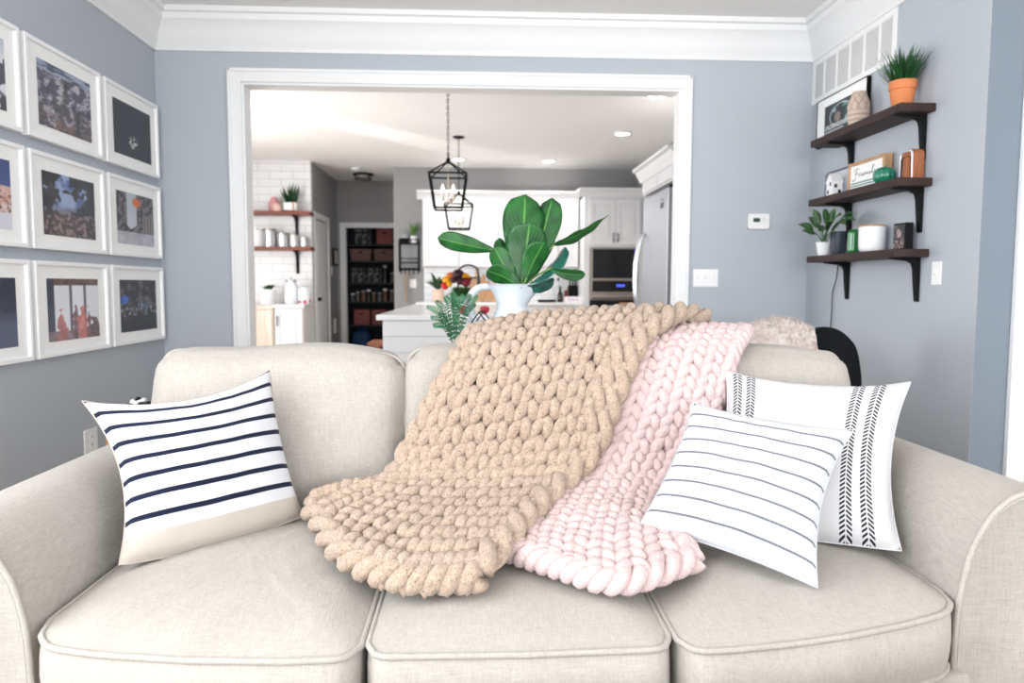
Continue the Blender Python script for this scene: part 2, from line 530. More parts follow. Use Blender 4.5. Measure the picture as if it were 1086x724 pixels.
# ------------------------------------------------------------------ wall fittings
def plate(name, label, cat, p0, p1, axis, depth, n, kind='toggle', group=None):
    """cover plate between two corner points on a wall; axis: outward normal"""
    ax = {'+x': Vector((1, 0, 0)), '-x': Vector((-1, 0, 0)), '-y': Vector((0, -1, 0))}[axis]
    c = (Vector(p0)+Vector(p1))/2
    th = thing(name, label, cat, c, group=group)
    d = Vector(p1)-Vector(p0)
    w = abs(d.x)+abs(d.y); h = abs(d.z)
    side = Vector((0, 1, 0)) if 'x' in axis else Vector((1, 0, 0))
    Mx = Matrix.Identity(4)
    for i in range(3):
        Mx[i][0] = side[i]; Mx[i][1] = ax[i]; Mx[i][2] = (0, 0, 1)[i]; Mx[i][3] = c[i]
    MB().box(-w/2, w/2, 0, depth, -h/2, h/2, Mx).build('cover_plate', WHITE, th, bevel=.002)
    for i in range(n):
        x = -w/2+w*(i+.5)/n
        if kind == 'toggle':
            MB().box(x-.006, x+.006, depth, depth+.012, -.004, .016, Mx).build('toggle', WHITE, th, bevel=.002)
        elif kind == 'rocker':
            MB().box(x-.016, x+.016, depth, depth+.004, -.033, .033, Mx).build('rocker', WHITE, th, bevel=.001)
        else:
            for z in (-.02, .02):
                s = MB().box(x-.014, x+.014, depth, depth+.003, z-.013, z+.013, Mx)
                f = s.build('socket', WHITE, th, bevel=.001)
                MB().box(x-.007, x-.004, depth+.003, depth+.0035, z-.004, z+.006, Mx).box(x+.004, x+.007, depth+.003, depth+.0035, z-.004, z+.006, Mx).build('slot', BLACK, f)
    return th
p0 = at(734.8, 304, Y=D); p1 = at(761.5, 285.5, Y=D)
plate('light_switch', 'white three-gang switch plate on the back wall right of the wide doorway', 'switch', p0, p1, '-y', .006, 3)
p0 = at(988.5, 302, X=B); p1 = at(999.5, 277, X=B)
plate('light_switch', 'white single switch plate on the right wall below the shelves', 'switch', p0, p1, '-x', .006, 1)
p0 = Vector((A, 3.56, .29)); p1 = Vector((A, 3.68, .41))
plate('wall_outlet', 'white power outlet low on the left wall behind the striped pillow', 'outlet', p0, p1, '+x', .006, 1, 'outlet')
plate('light_switch', 'small white switch on the hall wall below the black picture frame', 'switch', Vector((HX, 10.86, 1.27)), Vector((HX, 10.95, 1.40)), '+x', .006, 1)
plate('wall_outlet', 'white vent-like outlet plate low on the hall wall beside the pantry', 'outlet', Vector((HX, 11.02, .40)), Vector((HX, 11.2, .62)), '+x', .01, 1, 'outlet')
plate('light_switch', 'white switch plate on the kitchen wall under the black hook rack', 'switch', at(434.5, 305, Y=KB), at(441.5, 296, Y=KB), '-y', .006, 1, 'rocker')

# thermostat
c = at(803.5, 235, Y=D)
th = thing('thermostat', 'white wall thermostat with a small dark display on the back wall', 'thermostat', c)
MB().prism([(c.x+x, c.z+z) for x, z in rrect(-.068, .068, -.048, .048, .014)], 'y', D-.026, D).build('body', WHITE, th, bevel=.004)
MB().box(c.x-.038, c.x+.004, D-.028, D-.025, c.z-.004, c.z+.02).build('display', M('lcd_dark', (40, 62, 58), .3, var=0), th)
for dx, dz in ((.03, .02), (.03, -.004), (.018, .008), (.042, .008)):
    MB().box(c.x+dx-.004, c.x+dx+.004, D-.028, D-.0255, c.z+dz-.003, c.z+dz+.003).build('button', M('grey_button', (200, 200, 202), .5, var=0), th)

# return-air vent on the right wall
vy0, vy1, vz0, vz1 = 3.60, 4.498, 2.245, 2.5085
th = thing('air_vent', 'white louvred return-air vent high on the right wall under the crown', 'vent', (B, (vy0+vy1)/2, vz0))
fm = MB().box(B-.0075, B-.0001, vy0, vy1, vz0, vz0+.03).box(B-.0075, B-.0001, vy0, vy1, vz1-.03, vz1).box(B-.0075, B-.0001, vy0, vy0+.03, vz0+.03, vz1-.03).box(B-.0075, B-.0001, vy1-.03, vy1, vz0+.03, vz1-.03)
for i in range(1, 6):
    y = vy0+(vy1-vy0)*i/6
    fm.box(B-.0072, B-.0001, y-.009, y+.009, vz0+.0302, vz1-.0302)
fm.build('frame', WHITE, th)
lv = MB()
n = 22
for i in range(n):
    z = vz0+.03+(vz1-vz0-.06)*(i+.5)/n
    lv.prism([(B-.008, z-.006), (B-.007, z-.007), (B-.001, z+.004), (B-.002, z+.005)], 'y', vy0+.02, vy1-.02) if False else lv.add(
        [(B-.006, vy0+.02, z-.005), (B-.006, vy1-.02, z-.005), (B-.001, vy1-.02, z+.004), (B-.001, vy0+.02, z+.004), (B-.006, vy0+.02, z-.0065), (B-.006, vy1-.02, z-.0065), (B-.001, vy1-.02, z+.0025), (B-.001, vy0+.02, z+.0025)],
        [(0, 1, 2, 3), (7, 6, 5, 4), (0, 4, 5, 1), (2, 6, 7, 3), (1, 5, 6, 2), (0, 3, 7, 4)])
lv.build('louvres', WHITE, th)
MB().box(B-.001, B-.0002, vy0+.02, vy1-.02, vz0+.02, vz1-.02).build('back_plate', M('vent_grey', (226, 227, 230), .7, var=0), th)
# ------------------------------------------------------------------ gallery of nine frames on the left wall
FRW = M('frame_white', (248, 248, 249), .35, var=.0)
MATB = M('mat_board', (248, 248, 247), .85, var=.01)
def photo_material():
    m = bpy.data.materials.new('photo_print'); m.use_nodes = True
    t = NT(m); p = t.n['Principled BSDF']
    a = t.node('ShaderNodeAttribute'); a.attribute_name = 'Col'
    t.link(a.outputs['Color'], p.inputs['Base Color'])
    p.inputs['Roughness'].default_value = .35; p.inputs['Coat Weight'].default_value = .3; p.inputs['Coat Roughness'].default_value = .08
    return m
PHOTO = photo_material()
def fb(x, y, s, k=0):
    return noise.fractal(Vector((x*s, y*s, k*7.3)), 1, 2, 4)*.5+.5
def mixc(a, b, t):
    t = min(1, max(0, t)); return tuple(p+(q-p)*t for p, q in zip(a, b))
def sm(x, a, b):
    t = min(1, max(0, (x-a)/(b-a))); return t*t*(3-2*t)
def blob(x, y, cx, cy, rx, ry): return max(0, 1-((x-cx)/rx)**2-((y-cy)/ry)**2)

def ph_city(x, y):
    n = fb(x, y, 9, 1); m = fb(x, y*2.2, 14, 2)
    c = mixc((70, 68, 84), (176, 172, 184), sm(n, .35, .7))
    c = mixc(c, (40, 36, 48), sm(m, .55, .75)*.8)
    c = mixc(c, (118, 92, 90), sm(.35-y, 0, .3)*sm(fb(x, y, 6, 3), .4, .6))
    if y > .86: c = mixc((58, 66, 92), (150, 160, 185), sm(fb(x*.3, y*3, 9, 5), .4, .6))
    return mixc(c, (30, 30, 42), sm(abs(x-.75)-.1*m, .12, .0)*.5*sm(.6-y, 0, .3))
def ph_night(x, y):
    c = mixc((16, 26, 36), (24, 36, 46), fb(x, y, 3, 4))
    b = blob(x, y, .5, .3, .14, .14)
    if b > 0: c = mixc(c, (210, 205, 205), sm(fb(x, y, 22, 6), .45, .62)*min(1, b*2))
    return c
def ph_walk(x, y):
    sky = mixc((74, 98, 150), (150, 168, 205), sm(fb(x, y, 4, 7), .35, .65))
    c = mixc((120, 118, 128), sky, sm(y, .35, .55))
    t = sm(fb(x, y, 7, 8)+abs(x-.45)*1.1-.15*(1-y), .62, .75)
    c = mixc(c, (38, 40, 48), t)
    if y < .38: c = mixc(c, mixc((58, 46, 48), (142, 120, 118), sm(fb(x, y, 16, 9), .42, .66)), .85)
    return c
def ph_street(x, y):
    c = mixc((120, 112, 118), (52, 46, 52), sm(fb(x+y, y-x, 8, 10), .4, .6))
    if .26 < x < .52 and y > .3+.6*abs(x-.36): c = mixc((206, 210, 220), (180, 186, 196), y)
    b = blob(x, y, .52, .84, .12, .1)
    if b > 0: c = mixc(c, (214, 104, 54), min(1, b*2.5))
    if x > .68 and y < .62: c = mixc((92, 84, 88), (150, 140, 140), .5+.5*sin(x*75))
    if y < .24: c = mixc((206, 206, 214), (160, 158, 166), fb(x, y, 7, 11))
    return c
def ph_windows(x, y):
    c = (40, 42, 60)
    if x > .12 and .14 < y < .9:
        c = (226, 228, 236)
        for cx in (.43, .71): c = mixc(c, (84, 78, 92), sm(.035-abs(x-cx), 0, .02))
    if y >= .9: c = mixc((58, 40, 40), (120, 88, 80), fb(x, y, 12, 12))
    if x < .13: c = mixc((34, 40, 62), (60, 66, 90), fb(x, y, 5, 13))
    if y < .16: c = mixc((60, 44, 56), (170, 150, 156), fb(x, y, 9, 14))
    for cx, h, w, col in ((.24, .5, .07, (150, 70, 72)), (.53, .58, .07, (74, 44, 62)), (.66, .55, .11, (186, 92, 88)), (.78, .55, .05, (70, 40, 50)), (.93, .34, .09, (40, 34, 44))):
        if abs(x-cx)+.05*(fb(x, y, 11, 25)-.5) < w*(1.1-.7*sm(y, h*.5, h))+.10*(fb(x, y, 8, 26)-.5) and y < h+.1*(fb(x, y, 9, 27)-.5): c = mixc(c, mixc(col, (230, 180, 170), fb(x, y, 14, 15)*.5), .9)
    return c
def ph_rain(x, y):
    c = mixc((22, 24, 30), (104, 92, 92), sm(fb(x, y, 6, 16), .42, .72)*sm(y, .1, .5))
    b = blob(x, y, .12, .62, .11, .09)
    if b > 0: c = mixc(c, (60, 98, 190), min(1, b*3))
    if y > .3 and y < .55: c = mixc(c, (190, 196, 210), sm(fb(x, y, 15, 17), .6, .7)*.8)
    b = blob(x, y, .68, .48, .12, .08)
    if b > 0: c = mixc(c, (74, 116, 140), min(1, b*2)*.7)
    return c
def ph_snow(x, y):
    c = (226, 228, 234)
    c = mixc(c, (60, 62, 78), sm(fb(x, y, 5, 18)+blob(x, y, .9, .55, .3, .3)*.5, .62, .72))
    return mixc(c, (150, 160, 190), sm(y, .7, 1)*.5)
def ph_town(x, y):
    c = mixc((84, 110, 168), (60, 78, 130), y)
    if y < .62: c = mixc(mixc((196, 132, 112), (228, 218, 220), fb(x, y, 8, 19)), (90, 60, 70), sm(fb(x, y, 14, 20), .55, .68))
    if y < .25: c = (220, 220, 230)
    return c
def ph_dusk(x, y):
    c = mixc((76, 84, 112), (36, 46, 74), sm(y, .3, .6))
    if y > .5: c = mixc(c, (28, 34, 58), sm(fb(x, y, 5, 21), .45, .6))
    return mixc(c, (190, 110, 110), blob(x, y, .05, .55, .2, .05))
FX = A
ROWS = [(1.749, 2.174), (1.275, 1.696), (.799, 1.224)]
COLS = [(2.54, 3.15), (3.185, 3.795), (3.835, 4.445)]
PH = [[(ph_snow, 'snowy white picture with a dark shape'), (ph_city, 'purple-grey aerial city view'), (ph_night, 'near-black picture with one pale spot')],
      [(ph_town, 'blue sky over orange and white buildings'), (ph_walk, 'blue-grey picture of a crowd between dark trees'), (ph_street, 'street picture with an orange patch and white ground')],
      [(ph_dusk, 'plain dark blue picture'), (ph_windows, 'red silhouettes before bright windows'), (ph_rain, 'dark picture with a blue umbrella spot')]]
RW_ = ['in the top row', 'in the middle row', 'in the bottom row']
for r in range(3):
    for c in range(3):
        y0, y1 = COLS[c]; z0, z1 = ROWS[r]
        fn, d = PH[r][c]
        th = thing('picture_frame', 'white frame with %s, %s' % (d, RW_[r]), 'picture frame', (FX, (y0+y1)/2, z0), group='white frames on the left wall')
        T = .034; b = .019
        f = MB()
        # mitred frame: four prisms
        o = [(y0, z0), (y1, z0), (y1, z1), (y0, z1)]; i_ = [(y0+b, z0+b), (y1-b, z0+b), (y1-b, z1-b), (y0+b, z1-b)]
        for k in range(4):
            l = (k+1) % 4
            f.prism([o[k], o[l], i_[l], i_[k]], 'x', FX, FX+T)
        f.build('frame', FRW, th, bevel=.0025)
        mt = MB().box(FX+.002, FX+.020, y0+b*.5, y1-b*.5, z0+b*.5, z1-b*.5).build('mat_board', MATB, th)
        py0, py1, pz0, pz1 = y0+.095, y1-.085, z0+.066, z1-.076
        nx, nz = 84, 60
        def pos(u, v): return (FX+.0215, py0+(py1-py0)*u, pz0+(pz1-pz0)*v)
        g = MB().grid(pos, nx, nz, colf=lambda u, v, fn=fn: lin(tuple(max(0, q) for q in fn(u, v))))
        g.build('photograph', PHOTO, th)
# ------------------------------------------------------------------ sofa
LIN = linen('oatmeal_linen', (167, 162, 155))
SX0, SX1 = -.86, 1.015
sofa = thing('sofa', 'oatmeal linen three-seat sofa with rolled arms and loose cushions', 'sofa', ((SX0+SX1)/2, 1.9, 0))

# base and back frame
MB().box(SX0-.02, SX1+.02, 1.40, 2.38, .10, .312).build('base', LIN, sofa, smooth=40, bevel=.015, seg=3)
bk = MB()
BP = [(2.28, .12), (2.26, .80), (2.28, .835), (2.33, .85), (2.38, .84), (2.405, .80), (2.42, .12)]
bk.prism(BP, 'x', SX0-.12, SX1+.12)
bk.build('back_frame', LIN, sofa, smooth=50, bevel=.012, seg=3)
for x in (SX0+.02, SX1-.02):
    for y in (1.46, 2.34):
        MB().lathe([(.022, 0), (.026, .01), (.034, .10)], (x, y, 0), 16).build('foot', wood('dark_foot_%d' % int(y*10), (40, 28, 20), (66, 46, 32), .4, axis=2), sofa, smooth=50)

# arms: a profile across x, lofted along y
AP = [(0, .06), (-.004, .30), (0, .45), (.018, .555), (.035, .60), (.058, .642), (.09, .676), (.125, .695), (.165, .70), (.205, .692), (.242, .667), (.266, .63), (.276, .58), (.27, .52), (.262, .44), (.258, .06)]
AP0 = [cr(AP, i/45) for i in range(46)]
def arm(sgn, xin, yf, yb, kz):
    AP = [(x, z if z < .45 else .45+(z-.45)*kz) for x, z in AP0]
    mb = MB(); n = len(AP)
    cx, cz = .13, .42
    secs = [(yf+.012, .90, 1), (yf+.002, .95, 1), (yf, .97, 1), (yf+.006, .992, 1), (yf+.02, 1., 1), (yb-.03, 1., 1), (yb-.006, .98, 1), (yb, .93, 1)]
    vs = []
    for y, s, _ in secs:
        for x, z in AP:
            X = cx+(x-cx)*s; Z = cz+(z-cz)*s
            vs.append((xin+sgn*X, y, max(Z, .06)))
    fs = []
    for i in range(len(secs)-1):
        for k in range(n):
            l = (k+1) % n
            fs.append((i*n+k, i*n+l, (i+1)*n+l, (i+1)*n+k))
    fs.append(tuple(range(n))); fs.append(tuple((len(secs)-1)*n+k for k in range(n)))
    mb.add(vs, fs)
    o = mb.build('arm', LIN, sofa, smooth=60)
    MB().tube([(xin+sgn*(cx+(x-cx)*1.0), yf+.006, cz+(z-cz)*1.0) for x, z in AP], .0065, 8).build('piping', LIN, o, smooth=60)
arm(1, SX1, 1.425, 2.40, .97)
arm(-1, SX0, 1.365, 2.40, .87)

# seat cushions -------------------------------------------------
def wr(x, y, k, amp=1.0):
    """soft wrinkles running away from the front edge"""
    p = Vector((x*10+k*3.1-y*6.0, y*1.2+x*.8, k*2.7))
    a = noise.noise(p)
    b = noise.noise(Vector((x*26-y*13, y*2.6, k*5.1)))
    return amp*(.0062*(1-abs(a)*2.4)+.0032*b)

def seat_cushion(x0, x1, front, k, amp):
    """front(x) -> y of the piping line along the front edge"""
    rl, rr2 = (.085 if k == 1 else .045), (.085 if k == 3 else .045); yb = 2.10
    out = []
    n = 34
    for i in range(n+1):                                # front edge with rounded corners
        x = x0+(x1-x0)*i/n
        e = min(x-x0, x1-x)
        r = rl if x-x0 < x1-x else rr2
        dy = 0 if e >= r else r-sqrt(max(0, r*r-(r-e)**2))
        out.append((x, front(min(max(x, x0+.0), x1))+dy))
    for i in range(1, 16): out.append((x1, out[n][1]+(yb-out[n][1])*i/15))
    for i in range(1, 8): out.append((x1+(x0-x1)*i/8, yb))
    for i in range(0, 15): out.append((x0, yb+(out[0][1]-yb)*i/15))
    N = len(out)
    cx, cy = (x0+x1)/2, 1.68
    zt, zb = .458, .312
    rings = []
    def ring(z, ins, fwd=0, crown=None):
        R = []
        for (x, y) in out:
            d = Vector((x-cx, y-cy))
            if isinstance(ins, float) and ins > 0:
                q = Vector((cx, cy))+d*(1-ins)
            else: q = Vector((x, y))
            f = max(0, (1.62-y)/.36)
            yy = q.y-fwd*f
            zz = z
            R.append((q.x, yy, zz))
        return R
    rings.append(ring(zb, .03)); rings.append(ring(zb+.004, .008)); rings.append(ring(zb+.014, .0))
    rings.append(ring(zb+.045, .0, .012)); rings.append(ring(.385, .0, .017)); rings.append(ring(.425, .0, .013)); rings.append(ring(zt-.010, .0, .004)); rings.append(ring(zt, .004))
    ins = [.02, .045, .08, .12, .17, .23, .3, .38, .47, .56, .66, .76, .86, .95]
    for s in ins:
        R = ring(zt, s)
        h = .040*(1-(1-s)**3.2)
        rings.append([(x, y, zt+h+wr(x, y, k, amp)*min(1, s*5)*1.0) for x, y, z in R])
    vs = [p for R in rings for p in R]
    fs = []
    for i in range(len(rings)-1):
        for j in range(N):
            l = (j+1) % N
            fs.append((i*N+j, i*N+l, (i+1)*N+l, (i+1)*N+j))
    fs.append(tuple(range(N))); fs.append(tuple((len(rings)-1)*N+j for j in range(N)))
    # front boxing ripples
    V = []
    for i, p in enumerate(vs):
        x, y, z = p
        if zb+.02 < z < zt-.01 and y < 1.5:
            y += .004*noise.noise(Vector((x*16, z*7, k*2)))
        V.append((x, y, z))
    o = MB().add(V, fs).build('seat_cushion', LIN, sofa, smooth=70)
    MB().tube([(x, y-.002, zt-.001) for x, y in out], .0062, 8, closed=True).tube([(x, y-.002, zb+.012) for x, y in out], .0056, 8, closed=True).build('piping', LIN, o, smooth=60)
def interp(tab):
    def f(x):
        for (a, b), (c, d) in zip(tab, tab[1:]):
            if x <= c or (c, d) == tab[-1]:
                t = (x-a)/(c-a); return b+(d-b)*t
    return f
fl = interp([(-.86, 1.345), (-.79, 1.315), (-.688, 1.286), (-.513, 1.258), (-.345, 1.247), (-.225, 1.25)])
fm_ = interp([(-.225, 1.256), (-.113, 1.255), (.09, 1.252), (.246, 1.258), (.37, 1.262)])
fr_ = interp([(.37, 1.25), (.455, 1.252), (.585, 1.27), (.706, 1.296), (.84, 1.336), (.949, 1.378), (1.015, 1.40)])
seat_cushion(SX0+.015, -.215, fl, 1, 1.7)
seat_cushion(-.203, .362, fm_, 2, .6)
seat_cushion(.374, SX1-.005, fr_, 3, 1.2)

# back cushions -------------------------------------------------
def back_cushion(x0, x1, z0, z1, yf, yb_, k, lean=.16, crown=.05, dz=None, r=.055):
    """stuffed box: front face at yf (bottom), leaning back by lean over its height"""
    mb = MB(); n = 26
    hx, hz, hy = (x1-x0)/2, (z1-z0)/2, (yb_-yf)/2
    cx, cz, cy = (x0+x1)/2, (z0+z1)/2, (yf+yb_)/2
    bm = bmesh.new(); bmesh.ops.create_cube(bm, size=2)
    bmesh.ops.subdivide_edges(bm, edges=bm.edges, cuts=n, use_grid_fill=True)
    for v in bm.verts:
        u, w, t = v.co.x, v.co.z, v.co.y
        p = Vector((u*hx, t*hy, w*hz))
        q = Vector((max(-hx+r, min(hx-r, p.x)), max(-hy+r, min(hy-r, p.y)), max(-hz+r, min(hz-r, p.z))))
        d = p-q
        if d.length > 1e-6: p = q+d.normalized()*min(r, d.length if d.length < r else r)
        # puffed faces, drawn-in corners
        p.y += (-1 if t < 0 else 1)*crown*((1-u**2)*(1-w**2))**.8*abs(t)
        p.z += (.022*(1-u**2)*(1 if w > 0 else -.6))*abs(w)
        p.x += (.014*(1-w**2)*(1 if u > 0 else -1))*abs(u)
        pin = (abs(u)*abs(w))**10
        p.x *= 1-.02*pin; p.z *= 1-.02*pin
        p.y += .006*noise.noise(Vector((u*3+k*4, w*3, t)))+.004*noise.noise(Vector((u*9+k, w*6, t+3)))
        z = p.z+cz
        if dz: z += dz(u)*max(0, w)
        y = p.y+cy+lean*((z-z0)/(z1-z0))
        v.co = Vector((p.x+cx, y, z))
    vs = [v.co.copy() for v in bm.verts]; bm.verts.index_update()
    fs = [tuple(v.index for v in f.verts) for f in bm.faces]
    bm.free()
    o = MB().add(vs, fs).build('back_cushion', LIN, sofa, smooth=80)
    # piping along the front seam
    pts = []
    for (x, z) in rrect(-hx+.004, hx-.004, -hz+.004, hz-.004, r*.75, 6):
        pts.append((x, z))
    P = []
    m = len(pts)
    for i in range(m):
        a, b = pts[i], pts[(i+1) % m]
        s = max(1, int((Vector(a)-Vector(b)).length/.03))
        for j in range(s):
            P.append((a[0]+(b[0]-a[0])*j/s, a[1]+(b[1]-a[1])*j/s))
    pp = []
    for x, z in P:
        u, w = x/hx, z/hz
        zz = z+.022*(1-u**2)*(1 if w > 0 else -.6)*abs(w)+cz+(dz(u)*max(0, w) if dz else 0)
        xx = x+.014*(1-w**2)*(1 if u > 0 else -1)*abs(u)
        pp.append((cx+xx, cy-hy*.30+lean*((zz-z0)/(z1-z0)), zz))
    MB().tube(pp, .0055, 8, closed=True).build('piping', LIN, o, smooth=60)
back_cushion(-.945, -.222, .475, .915, 2.02, 2.235, 1, lean=.115, dz=lambda u: .008*sin(u*4)-.006*u)
back_cushion(-.214, .428, .475, .925, 2.03, 2.245, 2, lean=.115)
back_cushion(.436, 1.135, .475, .918, 2.02, 2.235, 3, lean=.115, dz=lambda u: -.004*u, r=.045)

# ------------------------------------------------------------------ throw pillows
def pillow(name, label, TL, TR, BR, BL, T, mat, conc=(.03, .03, .0, .03), group=None, pw=.42, k=0, mat_edge=None):
    """conc: how far the top, right, bottom and left edges draw in"""
    TL, TR, BR, BL = map(Vector, (TL, TR, BR, BL))
    c = (TL+TR+BR+BL)/4
    th = thing(name, label, 'pillow', (c.x, c.y, min(BL.z, BR.z)), group=group)
    ux = ((TR-TL)+(BR-BL)).normalized(); uz = ((TL-BL)+(TR-BR)).normalized()
    nrm = ux.cross(uz).normalized()          # towards the viewer
    if nrm.y > 0: nrm = -nrm
    def flat(u, v):
        p = BL*(1-u)*(1-v)+BR*u*(1-v)+TR*u*v+TL*(1-u)*v
        a, b = 2*u-1, 2*v-1
        p = p - uz*(conc[0]*(1-a*a)*v**2) + uz*(conc[2]*(1-a*a)*(1-v)**2)
        p = p - ux*(conc[1]*(1-b*b)*u**2) + ux*(conc[3]*(1-b*b)*(1-u)**2)
        return p
    def th_(u, v):
        a, b = 2*u-1, 2*v-1
        base = max(0, (1-a*a)*(1-b*b))
        t = T*base**pw
        w = .006*noise.noise(Vector((u*6+k, v*6, k*3)))*base**.5
        # stress creases from the corners and along the top edge
        w += .007*noise.noise(Vector((u*13+k, v*2.5, 1.3+k)))*max(0, b)**2*base**.25
        w += .005*noise.noise(Vector((u*2.5+k, v*14, 2.3+k)))*abs(a)**3*base**.25
        return t+w
    n = 44
    mb = MB()
    mb.grid(lambda u, v: flat(u, v)+nrm*th_(u, v), n, n)
    mb.grid(lambda u, v: flat(u, v)-nrm*th_(u, v)*.85, n, n)
    o = mb.build('cover', mat, th, smooth=75)
    # welt seam round the edge
    E = []
    for i in range(40): E.append(flat(i/40, 0))
    for i in range(40): E.append(flat(1, i/40))
    for i in range(40): E.append(flat(1-i/40, 1))
    for i in range(40): E.append(flat(0, 1-i/40))
    MB().tube(E, .0022, 6, closed=True).build('seam', mat_edge or mat, th, smooth=60)
    return th

def pillow_mat(name, base, fn):
    m = bpy.data.materials.new(name); m.use_nodes = True
    t = NT(m); p = t.n['Principled BSDF']
    sep = t.node('ShaderNodeSeparateXYZ'); t.link(t.coord('UV'), sep.inputs[0])
    t.link(fn(t, sep.outputs[0], sep.outputs[1], lin(base)), p.inputs['Base Color'])
    p.inputs['Roughness'].default_value = .9; p.inputs['Specular IOR Level'].default_value = .15; p.inputs['Sheen Weight'].default_value = .1
    n1 = t.noise(t.coord(), 420, 1)
    t.link(t.bump(n1, .25, .001), p.inputs['Normal'])
    return m
def f_navy(t, u, v, base):
    q = t.math('DIVIDE', t.math('SUBTRACT', v, .200), .1145)
    d = t.math('ABSOLUTE', t.math('SUBTRACT', q, t.math('ROUND', q)))
    s = t.math('MULTIPLY', t.ramp(d, .14, .12), t.math('GREATER_THAN', v, .16))
    c = t.mix(s, base, lin((22, 27, 48)))
    band = t.ramp(v, .122, .118)
    return t.mix(band, c, lin((176, 168, 159)))
def f_thin(t, u, v, base):
    q = t.math('DIVIDE', t.math('SUBTRACT', v, .10), .1115)
    d = t.math('ABSOLUTE', t.math('SUBTRACT', q, t.math('ROUND', q)))
    dash = t.math('LESS_THAN', t.math('FRACT', t.math('ADD', t.math('MULTIPLY', u, 75), t.math('MULTIPLY', v, 30))), .68)
    s = t.math('MULTIPLY', t.ramp(d, .075, .06), t.math('ADD', t.math('MULTIPLY', dash, .45), .5))
    # faint window-pane weave
    g = t.math('MAXIMUM', t.math('LESS_THAN', t.math('FRACT', t.math('MULTIPLY', u, 38)), .18), t.math('LESS_THAN', t.math('FRACT', t.math('MULTIPLY', v, 30)), .18))
    c = t.mix(t.math('MULTIPLY', g, .5), base, lin((174, 177, 182)))
    return t.mix(s, c, lin((58, 62, 76)))
def f_arrow(t, u, v, base):
    tot = None
    for a, b in ((.040, .098), (.122, .180), (.715, .782), (.822, .889)):
        s = t.math('DIVIDE', t.math('SUBTRACT', u, a), b-a)
        ins = t.math('MULTIPLY', t.math('GREATER_THAN', s, 0), t.math('LESS_THAN', s, 1))
        d = t.math('ABSOLUTE', t.math('SUBTRACT', s, .5))
        gap = t.math('MULTIPLY', t.math('GREATER_THAN', d, .05), t.math('LESS_THAN', d, .46))
        ph = t.math('FRACT', t.math('ADD', t.math('MULTIPLY', v, 42), t.math('MULTIPLY', d, 2.2)))
        k = t.math('MULTIPLY', t.math('MULTIPLY', ins, gap), t.math('LESS_THAN', ph, .52))
        tot = k if tot is None else t.math('MAXIMUM', tot, k)
    return t.mix(tot, base, lin((26, 28, 34)))
P_NAVY = pillow_mat('navy_stripe_cotton', (196, 197, 201), f_navy)
P_THIN = pillow_mat('grey_stripe_cotton', (194, 196, 200), f_thin)
P_ARROW = pillow_mat('arrow_stripe_cotton', (192, 192, 194), f_arrow)

pillow('throw_pillow', 'white square pillow with navy stripes and a beige bottom band', at(87, 425, Y=1.80), at(286, 392, Y=2.03), at(321, 547, Z=.515), at(126, 599, Z=.507), .085, P_NAVY, conc=(.055, .014, -.015, .045), k=1)
pillow('throw_pillow', 'white square pillow with black arrow columns leaning on the right arm', at(770, 393, Y=2.02), at(966, 405, Y=1.84), at(956, 584, Z=.51), Vector((.565, 1.80, .50)), .075, P_ARROW, conc=(.035, .035, .0, .03), k=5)
pillow('throw_pillow', 'white oblong pillow with thin grey dashed stripes in front of the arrow pillow', at(736, 427, Y=1.80), at(905, 456, Y=1.645), at(867, 623, Z=.50), at(678, 557, Z=.56), .07, P_THIN, conc=(.022, .03, .012, .012), k=9)
# ------------------------------------------------------------------ chunky knitted blankets draped over the sofa
BASE = [(1.18, .492), (1.3, .503), (1.5, .518), (1.70, .52), (1.84, .527), (1.93, .56), (1.985, .63), (2.015, .72), (2.045, .82), (2.085, .905), (2.15, .957), (2.22, .966), (2.29, .945), (2.345, .885), (2.375, .79), (2.385, .68), (2.39, .56)]
NB = 640
_bp = [cr(BASE, i/NB) for i in range(NB+1)]
_arc = [0.]
for a, b in zip(_bp, _bp[1:]): _arc.append(_arc[-1]+sqrt((a[0]-b[0])**2+(a[1]-b[1])**2))
def base_at(s):
    """arc length -> (y, z), outward normal (ny, nz)"""
    s = min(max(s, 0), _arc[-1]-1e-6)
    lo, hi = 0, NB
    while hi-lo > 1:
        m = (lo+hi)//2
        if _arc[m] <= s: lo = m
        else: hi = m
    f = (s-_arc[lo])/max(1e-9, _arc[lo+1]-_arc[lo])
    a, b = _bp[lo], _bp[lo+1]
    i0, i1 = max(0, lo-6), min(NB, lo+7)
    ty, tz = _bp[i1][0]-_bp[i0][0], _bp[i1][1]-_bp[i0][1]
    l = sqrt(ty*ty+tz*tz)
    return (a[0]+(b[0]-a[0])*f, a[1]+(b[1]-a[1])*f), (-tz/l, ty/l)
def hit(px, py, lift):
    """photo pixel -> (x, s) on the draped profile raised by lift"""
    d = ray(px, py); k = d.z/d.y
    prev = None
    for i in range(0, NB+1, 2):
        s = _arc[i]
        (y, z), n = base_at(s)
        y += n[0]*lift; z += n[1]*lift
        e = z-(EYE.z+k*y)
        if prev is not None and prev[0] < 0 <= e:
            f = -prev[0]/(e-prev[0])
            return d.x/d.y*(prev[2]+(y-prev[2])*f), prev[1]+(s-prev[1])*f
        prev = (e, s, y)
    # misses: nearest approach = crest
    best = max(range(0, NB+1, 2), key=lambda i: (base_at(_arc[i])[0][1]+base_at(_arc[i])[1][1]*lift-EYE.z)/(base_at(_arc[i])[0][0]))
    (y, z), n = base_at(_arc[best])
    return d.x/d.y*y, _arc[best]
S_CREST = _arc[min(range(NB+1), key=lambda i: abs(_bp[i][0]-2.20)+(0 if _bp[i][1] > .9 else 9))]

